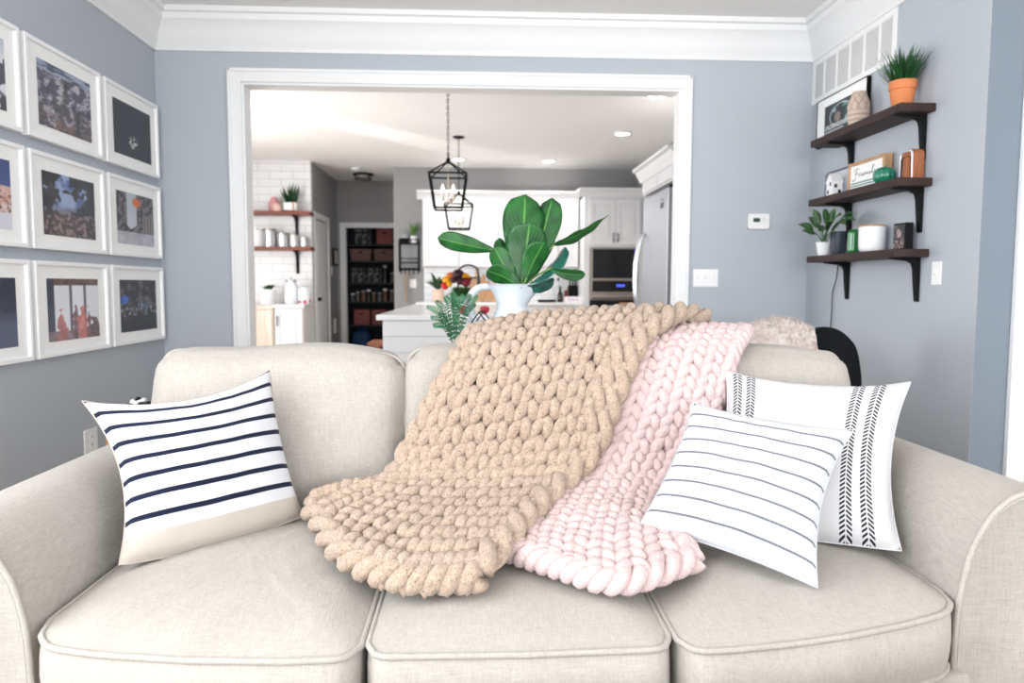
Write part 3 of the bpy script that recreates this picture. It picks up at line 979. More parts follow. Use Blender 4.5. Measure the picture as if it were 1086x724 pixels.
class Drape:
    def __init__(s, rows):
        """rows: list of rows (top to bottom) of entries ('p', px, py, lift) or ('c', px, s, lift)"""
        G = []
        for row in rows:
            R = []
            for e in row:
                if e[0] == 'p':
                    x, a = hit(e[1], e[2], e[3]); R.append((x, a, e[3]))
                else:
                    sv = S_CREST+e[2]
                    (y, z), n = base_at(sv)
                    d = ray(e[1], 350); R.append((d.x/d.y*2.2, sv, e[3]))
            G.append(R)
        s.G = G
        # v re-parametrised by length down the middle
        s.tab = None
        m = 60
        L = [0.]
        pv = s.raw(.5, 0)
        for i in range(1, m+1):
            q = s.raw(.5, i/m); L.append(L[-1]+(q-pv).length); pv = q
        s.L = L; s.len = L[-1]; s.m = m
    def ctl(s, u, v):
        col = [cr(R, u) for R in s.G]
        return cr(col, v)
    def raw(s, u, v):
        x, a, l = s.ctl(u, v)
        (y, z), n = base_at(a)
        return Vector((x, y+n[0]*l, z+n[1]*l))
    def vmap(s, t):
        d = min(max(t, 0), 1)*s.len
        for i in range(s.m):
            if s.L[i+1] >= d: return (i+(d-s.L[i])/max(1e-9, s.L[i+1]-s.L[i]))/s.m
        return 1.
    def w(s, t): return .74*t+.26*t*t
    def P(s, u, t):
        ex = Vector((0, 0, 0))
        uu, tt = min(max(u, 0), 1), min(max(t, 0), 1)
        p = s.raw(uu, s.vmap(s.w(tt)))
        if u != uu or t != tt:
            du = (s.raw(min(1, uu+.02), s.vmap(s.w(tt)))-s.raw(max(0, uu-.02), s.vmap(s.w(tt))))/(min(1, uu+.02)-max(0, uu-.02))
            dt = (s.raw(uu, s.vmap(s.w(min(1, tt+.02))))-s.raw(uu, s.vmap(s.w(max(0, tt-.02)))))/(min(1, tt+.02)-max(0, tt-.02))
            p = p+du*(u-uu)+dt*(t-tt)
        return p
    def N(s, u, t):
        e = .012
        u0, u1 = max(0, u-e), min(1, u+e); t0, t1 = max(0, t-e), min(1, t+e)
        a = s.P(u1, t)-s.P(u0, t); b = s.P(u, t1)-s.P(u, t0)
        n = a.cross(b)
        if n.length < 1e-9: return Vector((0, -.5, .8))
        n.normalize()
        if n.dot(Vector((0, -.5, .8))) < 0 and t > .2: n = -n
        return n

def knit(dr, mb, cols, rows, r, A=.17, Bf=.86, C=.6, jit=.10, per=18, seg=8, push=0., rm=.7):
    """rows of interlocked loops of thick yarn laid on the drape"""
    for j in range(rows):
        pts = []; rad = []
        n = cols*per
        for i in range(n+1):
            th = 2*pi*i/per
            c = i/per
            x = c+A*sin(2*th)
            y = j+.5-Bf*cos(th)
            w = C*r*-cos(2*th)
            x += jit*.5*noise.noise(Vector((c*1.7, j*1.3, 3)))
            y += jit*noise.noise(Vector((c*1.5, j*1.1, 9)))
            w += r*.45*noise.noise(Vector((c*.9, j*.8, 5)))
            u, t = x/cols, y/rows
            p = dr.P(u, t)+dr.N(min(max(u, 0), 1), min(max(t, 0), 1))*(w+r*1.0+push)
            pts.append(p)
            rad.append(r*(.93+.24*min(1, max(0, t)))*(rm+(1.08-rm)*sin(th)**2)*(1+.12*noise.noise(Vector((c*3, j*2, 1)))))
        mb.tube(pts, rad, seg)
def fuzz(mb, a):
    mb.v = [v+Vector((noise.noise(v*170), noise.noise(v*170+Vector((5, 1, 2))), noise.noise(v*170+Vector((1, 7, 3)))))*a for v in mb.v]
def braid(dr, mb, path, r, n, twist, lift):
    """two yarns twisted about each other along a path of (u, t)"""
    for ph in (0, pi):
        pts = []
        for i in range(n+1):
            u, t = path(i/n)
            p = dr.P(u, t); N = dr.N(min(max(u, 0), 1), min(max(t, 0), 1))
            u2, t2 = path(min(1, i/n+.004)); u1, t1 = path(max(0, i/n-.004))
            T = (dr.P(u2, t2)-dr.P(u1, t1))
            T = T.normalized() if T.length > 1e-9 else Vector((1, 0, 0))
            S = T.cross(N).normalized()
            a = twist*2*pi*i/n+ph
            pts.append(p+N*(lift+r*.75*sin(a))+S*(r*.85*cos(a)))
        mb.tube(pts, r, 8)
def sheet(dr, mb, off):
    mb.grid(lambda u, v: dr.P(.01+.98*u, .005+.985*v)+dr.N(.01+.98*u, .005+.985*v)*off, 40, 60)

def yarn_mat(name, col, dark, speck, amt):
    m = bpy.data.materials.new(name); m.use_nodes = True
    t = NT(m); p = t.n['Principled BSDF']
    q = t.coord()
    n1 = t.noise(q, 90, 3, .65); n2 = t.noise(q, 250, 2, .6); n3 = t.noise(q, 520, 1)
    base = t.mix(t.ramp(n1, .3, .7), lin(dark), lin(col))
    base = t.mix(t.math('MULTIPLY', t.ramp(n2, .575, .65), amt), base, lin(speck))
    t.link(base, p.inputs['Base Color'])
    p.inputs['Roughness'].default_value = 1.; p.inputs['Specular IOR Level'].default_value = .05
    p.inputs['Sheen Weight'].default_value = .25; p.inputs['Sheen Roughness'].default_value = .7
    h = t.math('ADD', t.math('MULTIPLY', n2, .8), t.math('MULTIPLY', n3, .5))
    t.link(t.bump(h, .7, .010), p.inputs['Normal'])
    return m
TAN = yarn_mat('tan_chenille', (193, 170, 149), (166, 143, 123), (62, 48, 42), .65)
PINK = yarn_mat('pink_chenille', (220, 196, 194), (208, 182, 180), (192, 150, 148), .2)

# pink first (it lies under the tan one)
p_ = lambda x, y, l: ('p', x, y, l)
c_ = lambda x, s, l: ('c', x, s, l)
pink_rows = [
    [c_(640, .30, .02), c_(700, .30, .02), c_(746, .28, .01), c_(790, .26, .01)],
    [c_(640, .13, .0), c_(700, .13, .005), c_(748, .11, .01), c_(794, .10, .01)],
    [c_(640, .0, .0), c_(696, .0, .0), c_(744, -.01, .008), c_(790, -.015, .004)],
    [p_(615, 400, .02), p_(668, 393, .03), p_(722, 388, .03), p_(775, 382, .012)],
    [p_(596, 450, .02), p_(648, 448, .03), p_(704, 442, .03), p_(757, 437, .012)],
    [p_(572, 500, .03), p_(628, 498, .03), p_(682, 494, .025), p_(735, 486, .012)],
    [p_(552, 540, .03), p_(610, 541, .03), p_(664, 540, .02), p_(717, 532, .01)],
    [p_(535, 565, .012), p_(596, 574, .015), p_(656, 580, .012), p_(722, 568, .008)],
    [p_(535, 587, .004), p_(590, 605, .006), p_(658, 622, .004), p_(737, 598, .004)]]
dp = Drape(pink_rows)
mb = MB()
knit(dp, mb, 7, 40, .0148, A=-.055, Bf=.76, C=.6, jit=.16, rm=.78, per=20, seg=9)
fuzz(mb, .0008)
braid(dp, mb, lambda f: (.985, f), .0155, 200, 17, .012)
braid(dp, mb, lambda f: (f, 1.0), .017, 110, 7, .012)
sheet(dp, mb, -.014)
o = mb.build('knit_blanket', PINK, smooth=180, norm=False)
tag(o, 'pale pink chunky knit blanket draped over the sofa under the tan one', 'blanket')

tan_rows = [
    [c_(490, .30, .03), c_(540, .30, .03), c_(600, .30, .03), c_(670, .30, .03), c_(765, .30, .03)],
    [c_(492, .13, .0), c_(540, .13, .025), c_(600, .13, .04), c_(672, .13, .045), c_(770, .10, .03)],
    [c_(500, .0, -.01), c_(545, .0, .022), c_(600, .0, .042), c_(655, .0, .05), c_(722, -.02, .05)],
    [p_(484, 380, .012), p_(528, 374, .03), p_(578, 369, .04), p_(630, 364, .045), p_(683, 364, .055)],
    [p_(456, 428, .03), p_(503, 424, .05), p_(553, 420, .055), p_(605, 416, .055), p_(657, 412, .06)],
    [p_(428, 482, .03), p_(478, 477, .04), p_(532, 472, .045), p_(586, 467, .05), p_(638, 462, .05)],
    [p_(404, 516, .03), p_(452, 513, .035), p_(508, 512, .04), p_(562, 508, .045), p_(612, 508, .05)],
    [p_(362, 523, .02), p_(412, 543, .03), p_(468, 550, .025), p_(523, 551, .03), p_(570, 551, .035)],
    [p_(336, 530, .008), p_(374, 570, .010), p_(425, 590, .010), p_(480, 594, .012), p_(534, 590, .015)],
    [p_(336, 542, .004), p_(362, 590, .004), p_(408, 615, .004), p_(460, 621, .004), p_(510, 618, .006)]]
dt_ = Drape(tan_rows)
mb = MB()
knit(dt_, mb, 9, 29, .0146, A=-.035, Bf=.80, C=1.35, jit=.13, rm=.70, per=20, seg=9)
fuzz(mb, .0009)
braid(dt_, mb, lambda f: (.985, f), .019, 220, 11, .028)
braid(dt_, mb, lambda f: (.90, f*.62), .018, 150, 7, .026)
braid(dt_, mb, lambda f: (.015, f), .017, 220, 12, .012)
braid(dt_, mb, lambda f: (f, 1.0), .0195, 130, 6, .015)
sheet(dt_, mb, -.022)
o = mb.build('knit_blanket', TAN, smooth=180, norm=False)
tag(o, 'tan chunky knit blanket with dark flecks draped over the middle of the sofa', 'blanket')
# ------------------------------------------------------------------ three wall shelves on the right wall
WALNUT = wood('walnut_stain', (26, 13, 10), (58, 29, 21), .6, axis=1, scale=1.2)
SH0, SH1, SDX = 3.258, 4.15, .168
SHZ = [1.957, 1.622, 1.297]
SLAB = ['upper dark walnut wall shelf holding the terracotta pot', 'middle dark walnut wall shelf holding the framed sign', 'lower dark walnut wall shelf holding the white canister']
for z, lab in zip(SHZ, SLAB):
    th = thing('wall_shelf', lab, 'shelf', (B, (SH0+SH1)/2, z-.3), group='walnut shelves on the right wall')
    MB().box(B-SDX, B-.001, SH0, SH1, z-.037, z).build('board', WALNUT, th, bevel=.003)
    for y in (SH0+.075, SH1-.17):
        br = MB()
        # upright tapering downward, arm tapering outward, curved corner
        P = [(B-.001, z-.038), (B-.145, z-.038), (B-.145, z-.045), (B-.06, z-.054), (B-.036, z-.066), (B-.028, z-.09), (B-.022, z-.16), (B-.012, z-.245), (B-.001, z-.245)]
        br.prism(P, 'y', y-.014, y+.014)
        br.build('bracket', BLACK, th, bevel=.002)

# cord hanging from the lower shelf
c0 = at(889, 281, X=B-.012); c1 = at(881, 345, X=B-.012)
pts = [c0+Vector((0, 0, .02)), at(887, 295, X=B-.012), at(883, 310, X=B-.012), at(882, 330, X=B-.012), c1, at(880, 352, X=B-.012)+Vector((0, 0, -.2)), Vector((B-.012, c1.y+.01, .32))]
tag(MB().tube(spline(pts, 40), .0028, 6).build('power_cord', BLACK, smooth=60), 'thin black cord hanging down the right wall from the lower shelf', 'cord')

XM = B-.085
def on(px, py, z, X=XM):
    p = at(px, py, X=X); return Vector((X, p.y, z))
z1, z2, z3 = SHZ
# --- terracotta pot with grass
c = on(957, 100, z1, XM)
TERRA = M('terracotta', (214, 132, 84), .8, var=.06, vscale=20, bump=.15)
th = thing('potted_grass', 'terracotta pot of spiky green grass on the upper walnut shelf', 'plant', c)
R = .056
MB().lathe([(R*.72, 0), (R*.78, .004), (R*.98, .088), (R*1.06, .09), (R*1.08, .128), (R*.98, .128), (R*.95, .112), (.0, .112)], c, 32).build('pot', TERRA, th, smooth=50)
GR = leafmat('grass_blade', (10, 48, 20), (28, 88, 36), (70, 140, 70), nveins=1, slant=0, vs=0)
mb = MB()
for i in range(300):
    a = random.uniform(0, 2*pi); rr = R*.7*sqrt(random.random())
    b = c+Vector((rr*cos(a), rr*sin(a), .105))
    lean = random.uniform(.05, 1.15)
    L = random.uniform(.11, .19)
    d = Vector((cos(a)*lean*.8, sin(a)*lean*1.0, 1)).normalized()
    t = b+d*L
    t.x = min(t.x, B-.012)
    leaf(mb, b, t, random.uniform(.006, .010), Vector((-sin(a), cos(a), 0)), bend=random.uniform(-.1, .12), shape='blade', nu=2, nv=5, fold=.2)
mb.build('grass_blades', GR, th, smooth=60)
# --- woven vase
c = on(911, 108, z1, B-.075)
def woven():
    m = bpy.data.materials.new('carved_vase'); m.use_nodes = True
    t = NT(m); p = t.n['Principled BSDF']
    sep = t.node('ShaderNodeSeparateXYZ'); t.link(t.coord('UV'), sep.inputs[0])
    u, v = sep.outputs[0], sep.outputs[1]
    k1 = t.math('FRACT', t.math('ADD', t.math('MULTIPLY', u, 9), t.math('MULTIPLY', v, 4)))
    k2 = t.math('FRACT', t.math('SUBTRACT', t.math('MULTIPLY', u, 9), t.math('MULTIPLY', v, 4)))
    l = t.math('MAXIMUM', t.math('LESS_THAN', t.math('ABSOLUTE', t.math('SUBTRACT', k1, .5)), .09), t.math('LESS_THAN', t.math('ABSOLUTE', t.math('SUBTRACT', k2, .5)), .09))
    mid = t.math('LESS_THAN', t.math('ABSOLUTE', t.math('SUBTRACT', v, .52)), .2)
    hz = t.math('LESS_THAN', t.math('FRACT', t.math('MULTIPLY', v, 16)), .3)
    f = t.math('ADD', t.math('MULTIPLY', l, mid), t.math('MULTIPLY', hz, t.math('SUBTRACT', 1., mid)))
    t.link(t.mix(t.math('MULTIPLY', f, .6), lin((206, 186, 172)), lin((142, 118, 102))), p.inputs['Base Color'])
    p.inputs['Roughness'].default_value = .85
    t.link(t.bump(f, -.6, .004), p.inputs['Normal'])
    return m
th = thing('carved_vase', 'beige vase with carved diamond pattern beside the framed poster', 'vase', c)
VP = [(.040, 0), (.046, .01), (.053, .05), (.055, .095), (.053, .13), (.044, .155), (.037, .172), (.036, .186), (.032, .186), (.030, .17)]
MB().grid(lambda u, v: (c.x+cr(VP, v)[0]*cos(2*pi*u), c.y+cr(VP, v)[0]*sin(2*pi*u), c.z+cr(VP, v)[1]), 40, 30, uvf=lambda u, v: (u, v)).lathe([(.0, .0), (.036, .0005), (.0, .001)], c, 20).build('vase_body', woven(), th, smooth=70)
# --- poster in a thin black frame, leaning on the wall
y1 = at(868, 96, X=B-.02).y; y0 = at(921, 80, X=B-.02).y
hz_ = at(921, 80, X=B-.02).z-z1
th = thing('framed_poster', 'thin black frame with a dark round-picture poster leaning on the upper shelf', 'poster', (B-.03, (y0+y1)/2, z1))
def tilt(p):   # local (x off wall, y, z) leaned back to the wall
    return p
yy0, yy1, zz0, zz1 = y0, y1, z1, z1+hz_
f = MB().box(B-.026, B-.004, yy0, yy1, zz0, zz0+.006).box(B-.026, B-.004, yy0, yy1, zz1-.005, zz1).box(B-.026, B-.004, yy0, yy0+.005, zz0, zz1).box(B-.026, B-.004, yy1-.005, yy1, zz0, zz1).box(B-.012, B-.004, yy0, yy1, zz0, zz1)
f.build('frame', BLACK, th)
MB().box(B-.0225, B-.0125, yy0+.004, yy1-.004, zz0+.005, zz1-.004).build('mat_board', MATB, th)
py1_ = at(876, 105, X=B-.02).y; py0_ = yy0+(yy1-py1_)
pz1_ = zz1-.055; pz0_ = z1+.035
def ph_poster(u, v):
    x, y = 1-u, v
    c_ = mixc((20, 28, 34), (36, 52, 58), fb(x, y, 3, 31))
    d = sqrt(((x-.52)/.36)**2+((y-.60)/.34)**2)
    if d < 1:
        c_ = mixc((22, 26, 30), (140, 170, 170), sm(fb(x, y, 7, 32), .5, .7))
        if x > .55 and y > .55: c_ = mixc(c_, (60, 150, 120), .7*sm(fb(x, y, 6, 33), .35, .6))
        if blob(x, y, .42, .55, .1, .14) > 0: c_ = mixc(c_, (190, 160, 140), .7)
        if blob(x, y, .58, .45, .08, .28) > 0: c_ = mixc(c_, (14, 16, 20), .85)
        if d > .9: c_ = mixc(c_, (190, 200, 206), .8)
    return c_
MB().grid(lambda u, v: (B-.0235, py0_+(py1_-py0_)*u, pz0_+(pz1_-pz0_)*v), 60, 60, colf=lambda u, v: lin(ph_poster(u, v))).build('poster_print', PHOTO, th)
def text_mesh(name, s, size, m, parent, origin, xdir, zdir, extrude=.0006, shear=0.):
    cu = bpy.data.curves.new(name, 'FONT'); cu.body = s; cu.size = size; cu.extrude = extrude; cu.align_x = 'LEFT'; cu.shear = shear
    ob = bpy.data.objects.new(name, cu); COL.objects.link(ob)
    dg = bpy.context.evaluated_depsgraph_get(); dg.update()
    me = bpy.data.meshes.new_from_object(ob.evaluated_get(dg))
    bpy.data.objects.remove(ob)
    xd, zd = Vector(xdir).normalized(), Vector(zdir).normalized(); nd = xd.cross(zd)
    mb = MB()
    vs = [Vector(origin)+xd*v.co.x+zd*v.co.y+nd*v.co.z for v in me.vertices]
    mb.add(vs, [tuple(p.vertices) for p in me.polygons])
    return mb.build(name, m, parent)
INKW = M('print_white', (225, 228, 230), .6, var=0)
INKD = M('print_dark', (52, 54, 58), .6, var=0)
w = py1_-py0_
text_mesh('poster_lettering', 'UNDERVIEWERS', .0385, INKW, th, (B-.0242, py1_-.008, pz0_+.048), (0, -1, 0), (0, 0, 1))
tl = MB()
for i, (a, b) in enumerate(((.02, .62), (.02, .8), (.02, .55))):
    z = pz0_+.036-.012*i
    n = 14
    for k in range(n):
        q0 = py1_-w*(a+(b-a)*k/n); q1 = py1_-w*(a+(b-a)*(k+.72)/n)
        tl.box(B-.0242, B-.0236, q1, q0, z-.003, z+.003)
tl.build('poster_small_print', INKW, th)

# --- middle shelf: rounded silver frame, tiny white house, sign, glass pumpkin, arch
c = on(888, 190, z2, B-.04)
th = thing('rounded_tray', 'silvery rounded upright tray behind the tiny white house', 'tray', c)
SIL = M('pale_silver', (212, 212, 219), .25, metal=.2, var=.03)
y1 = at(875, 190, X=B-.04).y; y0 = at(902, 190, X=B-.04).y
pr = rrect(y0, y1, z2, z2+.165, .042, 6)
MB().prism(pr, 'x', B-.035, B-.012).build('plate', SIL, th, bevel=.003)
rim = [Vector((B-.037, y, z)) for y, z in rrect(y0+.005, y1-.005, z2+.005, z2+.160, .038, 6)]
MB().tube(rim, .006, 8, closed=True).build('rim', M('dark_silver', (120, 120, 128), .3, metal=.5, var=0), th, smooth=60)
PORC = M('white_porcelain', (236, 237, 240), .3, var=0)
c = on(885, 198, z2, B-.085)
th = thing('house_figurine', 'tiny white house figurine with dark windows on the middle shelf', 'figurine', c)
hw = .034
hp = [(-hw, 0), (hw, 0), (hw, .085), (0, .125), (-hw, .085)]
MB().prism([(c.y+a, z2+b) for a, b in hp], 'x', c.x-.03, c.x+.03).build('house_body', PORC, th, bevel=.002)
for (dy, dz) in ((-.014, .072), (.012, .03)):
    MB().box(c.x-.0315, c.x-.029, c.y+dy-.008, c.y+dy+.008, z2+dz-.010, z2+dz+.010).build('window', DARK, th)
for (dx, dz) in ((-.01, .06), (.012, .03)):
    MB().box(c.x+dx-.008, c.x+dx+.008, c.y-hw-.0012, c.y-hw+.002, z2+dz-.01, z2+dz+.01).build('window', DARK, th)
MB().prism([(c.y-hw-.004, z2+.083), (c.y, z2+.131), (c.y+hw+.004, z2+.083), (c.y+hw+.004, z2+.077), (c.y, z2+.124), (c.y-hw-.004, z2+.077)], 'x', c.x-.033, c.x+.033).build('roof', PORC, th, bevel=.001)
# sign
y1 = at(901, 186, X=B-.045).y; y0 = at(940, 170, X=B-.045).y
hs = at(940, 162, X=B-.045).z-z2
th = thing('framed_sign', 'wood framed white sign with a handwritten word on the middle shelf', 'sign', (B-.05, (y0+y1)/2, z2))
PALEW = wood('pale_wood', (168, 128, 92), (204, 166, 126), .55, axis=2)
b_ = .018
f = MB()
for (a0, a1, q0, q1) in ((y0, y1, z2, z2+b_), (y0, y1, z2+hs-b_, z2+hs), (y0, y0+b_, z2+b_, z2+hs-b_), (y1-b_, y1, z2+b_, z2+hs-b_)):
    f.box(B-.055, B-.012, a0, a1, q0, q1)
f.build('frame', PALEW, th, bevel=.002)
MB().box(B-.048, B-.02, y0+b_*.7, y1-b_*.7, z2+b_*.7, z2+hs-b_*.7).build('panel', MATB, th)
# handwritten "Family" as one pen line
W_ = y1-y0-2*b_
STR = [[(.02, .72), (.08, .86), (.20, .88), (.13, .84), (.12, .55), (.10, .28), (.04, .14), (.0, .24)], [(.05, .56), (.12, .58), (.2, .56)],
       [(.30, .52), (.24, .54), (.21, .44), (.24, .36), (.30, .42), (.31, .52), (.31, .40), (.34, .36), (.37, .44), (.38, .52), (.39, .38), (.42, .50), (.45, .52), (.46, .38), (.49, .50), (.52, .52), (.53, .38), (.57, .42), (.59, .52), (.59, .38), (.63, .40), (.68, .72), (.71, .84), (.67, .80), (.66, .42), (.69, .37), (.73, .44), (.75, .52), (.76, .40), (.81, .40), (.84, .52), (.83, .30), (.78, .14), (.74, .20), (.82, .34), (.92, .48)]]
wm = MB()
for S in STR:
    wm.tube([Vector((B-.0486, y1-b_-W_*(.06+.9*a+.04*b), z2+hs*(.34+.50*b))) for a, b in [cr(S, i/(len(S)*7)) for i in range(len(S)*7+1)]], .0013, 5)
wm.build('handwriting', INKD, th)
sg = M('sign_teal', (88, 132, 130), .7, var=0)
sl = MB()
for q in (.17, .25, .33): sl.box(B-.0487, B-.0475, y0+b_+.006, y1-b_-.004, z2+hs*q-.0035, z2+hs*q+.0035)
sl.build('stripes', sg, th)
# glass pumpkin
c = on(938, 186, z2, B-.10)
GRG = M('green_glass', (22, 120, 92), .12, spec=.6, var=.1, coat=.6)
th = thing('glass_pumpkin', 'ribbed emerald green glass pumpkin in front of the framed sign', 'pumpkin', c)
def pump(u, v):
    a = 2*pi*u; b = pi*v
    r = .052*sin(b)**.7*(1-.12*abs(cos(a*4.5))**7) if 0 < v < 1 else 0.001
    z = .041-.041*cos(b)
    return (c.x+r*cos(a), c.y+r*sin(a), z2+z)
MB().grid(pump, 80, 20).build('body', GRG, th, smooth=180)
MB().tube([(c.x, c.y, z2+.078), (c.x+.002, c.y, z2+.086), (c.x+.006, c.y+.002, z2+.090)], [.007, .005, .004], 8).build('stem', GRG, th, smooth=60)
# wooden arch ornament
c = on(963, 180, z2, B-.06)
th = thing('arch_ornament', 'rounded wooden arch with silver rim and black inset on the middle shelf', 'ornament', c)
ORW = wood('orange_wood', (128, 70, 40), (178, 110, 66), .5, axis=2)
def archp(hw, h, n=8, k=0.):
    out = [(-hw+k, k), (hw-k, k)]
    r = .03
    for cx, a0 in ((hw-r, 0), (-hw+r, 90)):
        for i in range(n+1):
            a = radians(a0+90*i/n); out.append((cx+(r-k)*cos(a), h-r+(r-k)*sin(a)))
    return out
ah, aw = .142, .052
MB().prism([(c.y+a, z2+b) for a, b in archp(aw, ah)], 'x', c.x-.008, c.x+.045).build('arch_body', ORW, th, bevel=.002)
MB().tube([Vector((c.x-.010, c.y+a, z2+b)) for a, b in archp(aw, ah, k=.006)], .0055, 8, closed=True).build('rim', SIL, th, smooth=60)
MB().prism([(c.y+a*.78+.004, z2+.006+b*.74) for a, b in archp(aw, ah)], 'x', c.x-.012, c.x-.006).build('inset', BLACK, th)
MB().prism([(c.y-.040, z2), (c.y-.006, z2), (c.y-.012, z2+.098), (c.y-.036, z2+.104)], 'x', c.x-.034, c.x-.012).build('wood_slab', ORW, th, bevel=.003)

# --- lower shelf: plant, grey vase, green bottle, canister, photo block
c = on(873.5, 262, z3, B-.105)
th = thing('potted_plant', 'broad-leaved plant in a small white ribbed pot on the lower shelf', 'plant', c)
pr = []
for i in range(22):
    v = i/21; pr.append((.030+.013*v+.0012*(1 if i % 4 < 2 else -1), .078*v))
MB().lathe([(.0, 0)]+pr+[(.038, .078), (.036, .066), (.0, .066)], c, 28).build('pot', PORC, th, smooth=40)
VLF = leafmat('aglaonema_leaf', (12, 50, 22), (38, 96, 42), (130, 170, 100), nveins=7, slant=1.0, vs=.5)
stm = MB()
TIPS = [(846, 238, -.10), (850, 245, -.12), (862, 222, -.06), (875, 221, -.07), (886, 221, .0), (893, 228, -.05), (905, 226, -.0), (908, 234, -.03), (898, 240, -.10), (857, 230, -.02), (868, 240, -.12), (884, 236, -.11)]
for i, (px, py, dx) in enumerate(TIPS):
    X = B-.105+dx
    tip = at(px, py, X=X)
    tip.x = min(tip.x, B-.015)
    b0 = c+Vector((random.uniform(-.01, .01), random.uniform(-.01, .01), .07))
    mid = b0+(tip-b0)*.38+Vector((0, 0, .03))
    stm.tube([b0, (b0+mid)/2+Vector((0, 0, .01)), mid], .0025, 6)
    side = (tip-mid).cross(Vector((-.5, -.7, .5)))
    lf = MB(); leaf(lf, mid, tip, .042, side, bend=.16, bdir=(0, 0, 1), shape='lance', fold=.2)
    lf.build('leaf', VLF, th, smooth=80)
stm.build('stems', M('leaf_stem', (70, 110, 60), .5, var=.05), th, smooth=60)
c = on(889, 258, z3, B-.05)
th = thing('grey_vase', 'tall dark grey vase behind the broad-leaved shelf plant', 'vase', c)
MB().lathe([(.0, 0), (.034, 0), (.038, .006), (.042, .08), (.044, .135), (.040, .135), (.038, .12), (.0, .12)], c, 28).build('vase_body', M('slate_glaze', (62, 70, 80), .45, var=.05), th, smooth=50)
c = on(905, 258, z3, B-.075)
th = thing('glass_bottle', 'green ribbed glass cactus-like vase left of the white canister', 'vase', c)
def bot(u, v):
    a = 2*pi*u
    r = (.030*min(1, sqrt(max(0, 1-((v-.5)/.52)**2))*1.15+.25))*(1-.10*abs(cos(a*4))**5)
    return (c.x+r*cos(a), c.y+r*sin(a), z3+.13*v)
MB().grid(bot, 64, 18).lathe([(.0, 0), (.018, .0005), (.0, .001)], c, 16).lathe([(.0, .1295), (.018, .1297), (.0, .13)], c, 16).build('bottle_body', M('leaf_green_glass', (46, 128, 70), .1, spec=.6, var=.1, coat=.7), th, smooth=80)
c = on(924.5, 258, z3, B-.085)
th = thing('canister', 'white ceramic canister with a pale wooden lid on the lower shelf', 'canister', c)
R = .062
MB().lathe([(.0, 0), (R*.72, 0), (R*.9, .006), (R, .024), (R*1.02, .08), (R*1.02, .126), (R*.9, .126), (.0, .120)], c, 40).build('canister_body', PORC, th, smooth=50)
MB().lathe([(.0, .126), (R*1.03, .126), (R*1.03, .134), (R*.95, .136), (.0, .136)], c, 40).build('lid', PALEW, th, smooth=40)
c = on(953, 252, z3, B-.075)
th = thing('photo_block', 'small black photo block standing on the lower shelf by its near bracket', 'picture frame', c, rz=0)
y0, y1 = c.y-.052, c.y+.050
MB().box(c.x+.002, c.x+.04, y0, y1, z3, z3+.128).build('block', BLACK, th, bevel=.003)
def ph_blk(u, v):
    x = 1-u
    k = mixc((30, 28, 32), (96, 84, 84), sm(fb(x, v, 5, 41), .45, .65))
    if blob(x, v, .45, .62, .22, .2) > 0: k = mixc(k, (180, 160, 156), sm(fb(x, v, 9, 42), .35, .6))
    if v < .35: k = mixc(k, (176, 140, 132), sm(fb(x, v, 8, 43), .5, .65))
    return k
MB().grid(lambda u, v: (c.x+.0005, y0+.007+(y1-y0-.014)*u, z3+.008+.112*v), 30, 30, colf=lambda u, v: lin(ph_blk(u, v))).build('print', PHOTO, th)

# ------------------------------------------------------------------ armchair in the corner with a fluffy throw and a black cushion
BLKF = M('black_fabric', (24, 25, 29), .95, spec=.1, var=.15, vscale=30, bump=.4, bscale=300)
GREYF = linen('grey_chair_fabric', (120, 124, 132))
AC = Vector((1.205, 3.52, 0))
arm_ = thing('armchair', 'black rounded tub armchair in the corner behind the sofa', 'armchair', AC)
def tub(u, v):
    # wrap-around back, open toward the sofa-free side
    a = radians(-35)+radians(250)*u
    q = [(.33, .12), (.36, .3), (.39, .6), (.395, .70), (.37, .74), (.325, .72), (.305, .7), (.29, .5), (.28, .40)]
    r, z = cr(q, v)
    drop = .20*sm(abs(u-.5), .28, .5)
    if z > .45: z = .45+(z-.45)*(1-drop*2)
    return (AC.x+r*1.08*cos(a), AC.y+r*sin(a), z)
tb = MB().grid(tub, 48, 26); tb.build('back', BLKF, arm_, smooth=80, solid=.004)
MB().lathe([(.0, .14), (.31, .14), (.33, .17), (.33, .30), (.0, .31)], AC, 36).build('seat_base', BLKF, arm_, smooth=50)
MB().lathe([(.0, .31), (.27, .31), (.295, .34), (.295, .40), (.27, .43), (.0, .445)], AC, 36).build('seat_cushion', BLKF, arm_, smooth=60)
for a in (45, 135, 225, 315):
    x, y = AC.x+.24*cos(radians(a)), AC.y+.24*sin(radians(a))
    MB().lathe([(.014, 0), (.022, .14)], (x, y, 0), 12).build('leg', WALNUT, arm_, smooth=50)
# black cushion propped inside, its corner showing at the right
def lump(name, m, parent, c, rx, ry, rz, k, p=2.6, amp=.012, sc=9, bump=0):
    def fn(u, v):
        a = 2*pi*u; b = pi*(v-.5)
        ca, sa, cb, sb = cos(a), sin(a), cos(b), sin(b)
        e = 2/p
        g = lambda q: math.copysign(abs(q)**e, q)
        d = Vector((g(ca)*g(cb)*rx, g(sa)*g(cb)*ry, g(sb)*rz))
        n_ = noise.noise(Vector((d.x*sc+k, d.y*sc, d.z*sc)))
        return Vector(c)+d*(1+amp/max(.05, d.length)*n_)
    return MB().grid(fn, 48, 28).build(name, m, parent, smooth=180)
pb = at(880, 372, Y=3.35)
th = thing('cushion', 'black cushion with a small white tag showing beside the fluffy throw', 'cushion', (pb.x, 3.42, .445))
lump('cushion_body', BLKF, th, (pb.x-.03, 3.40, .70), .20, .10, .225, 3, p=2.5, amp=.02, sc=6)
tg = at(856, 367, Y=3.30)
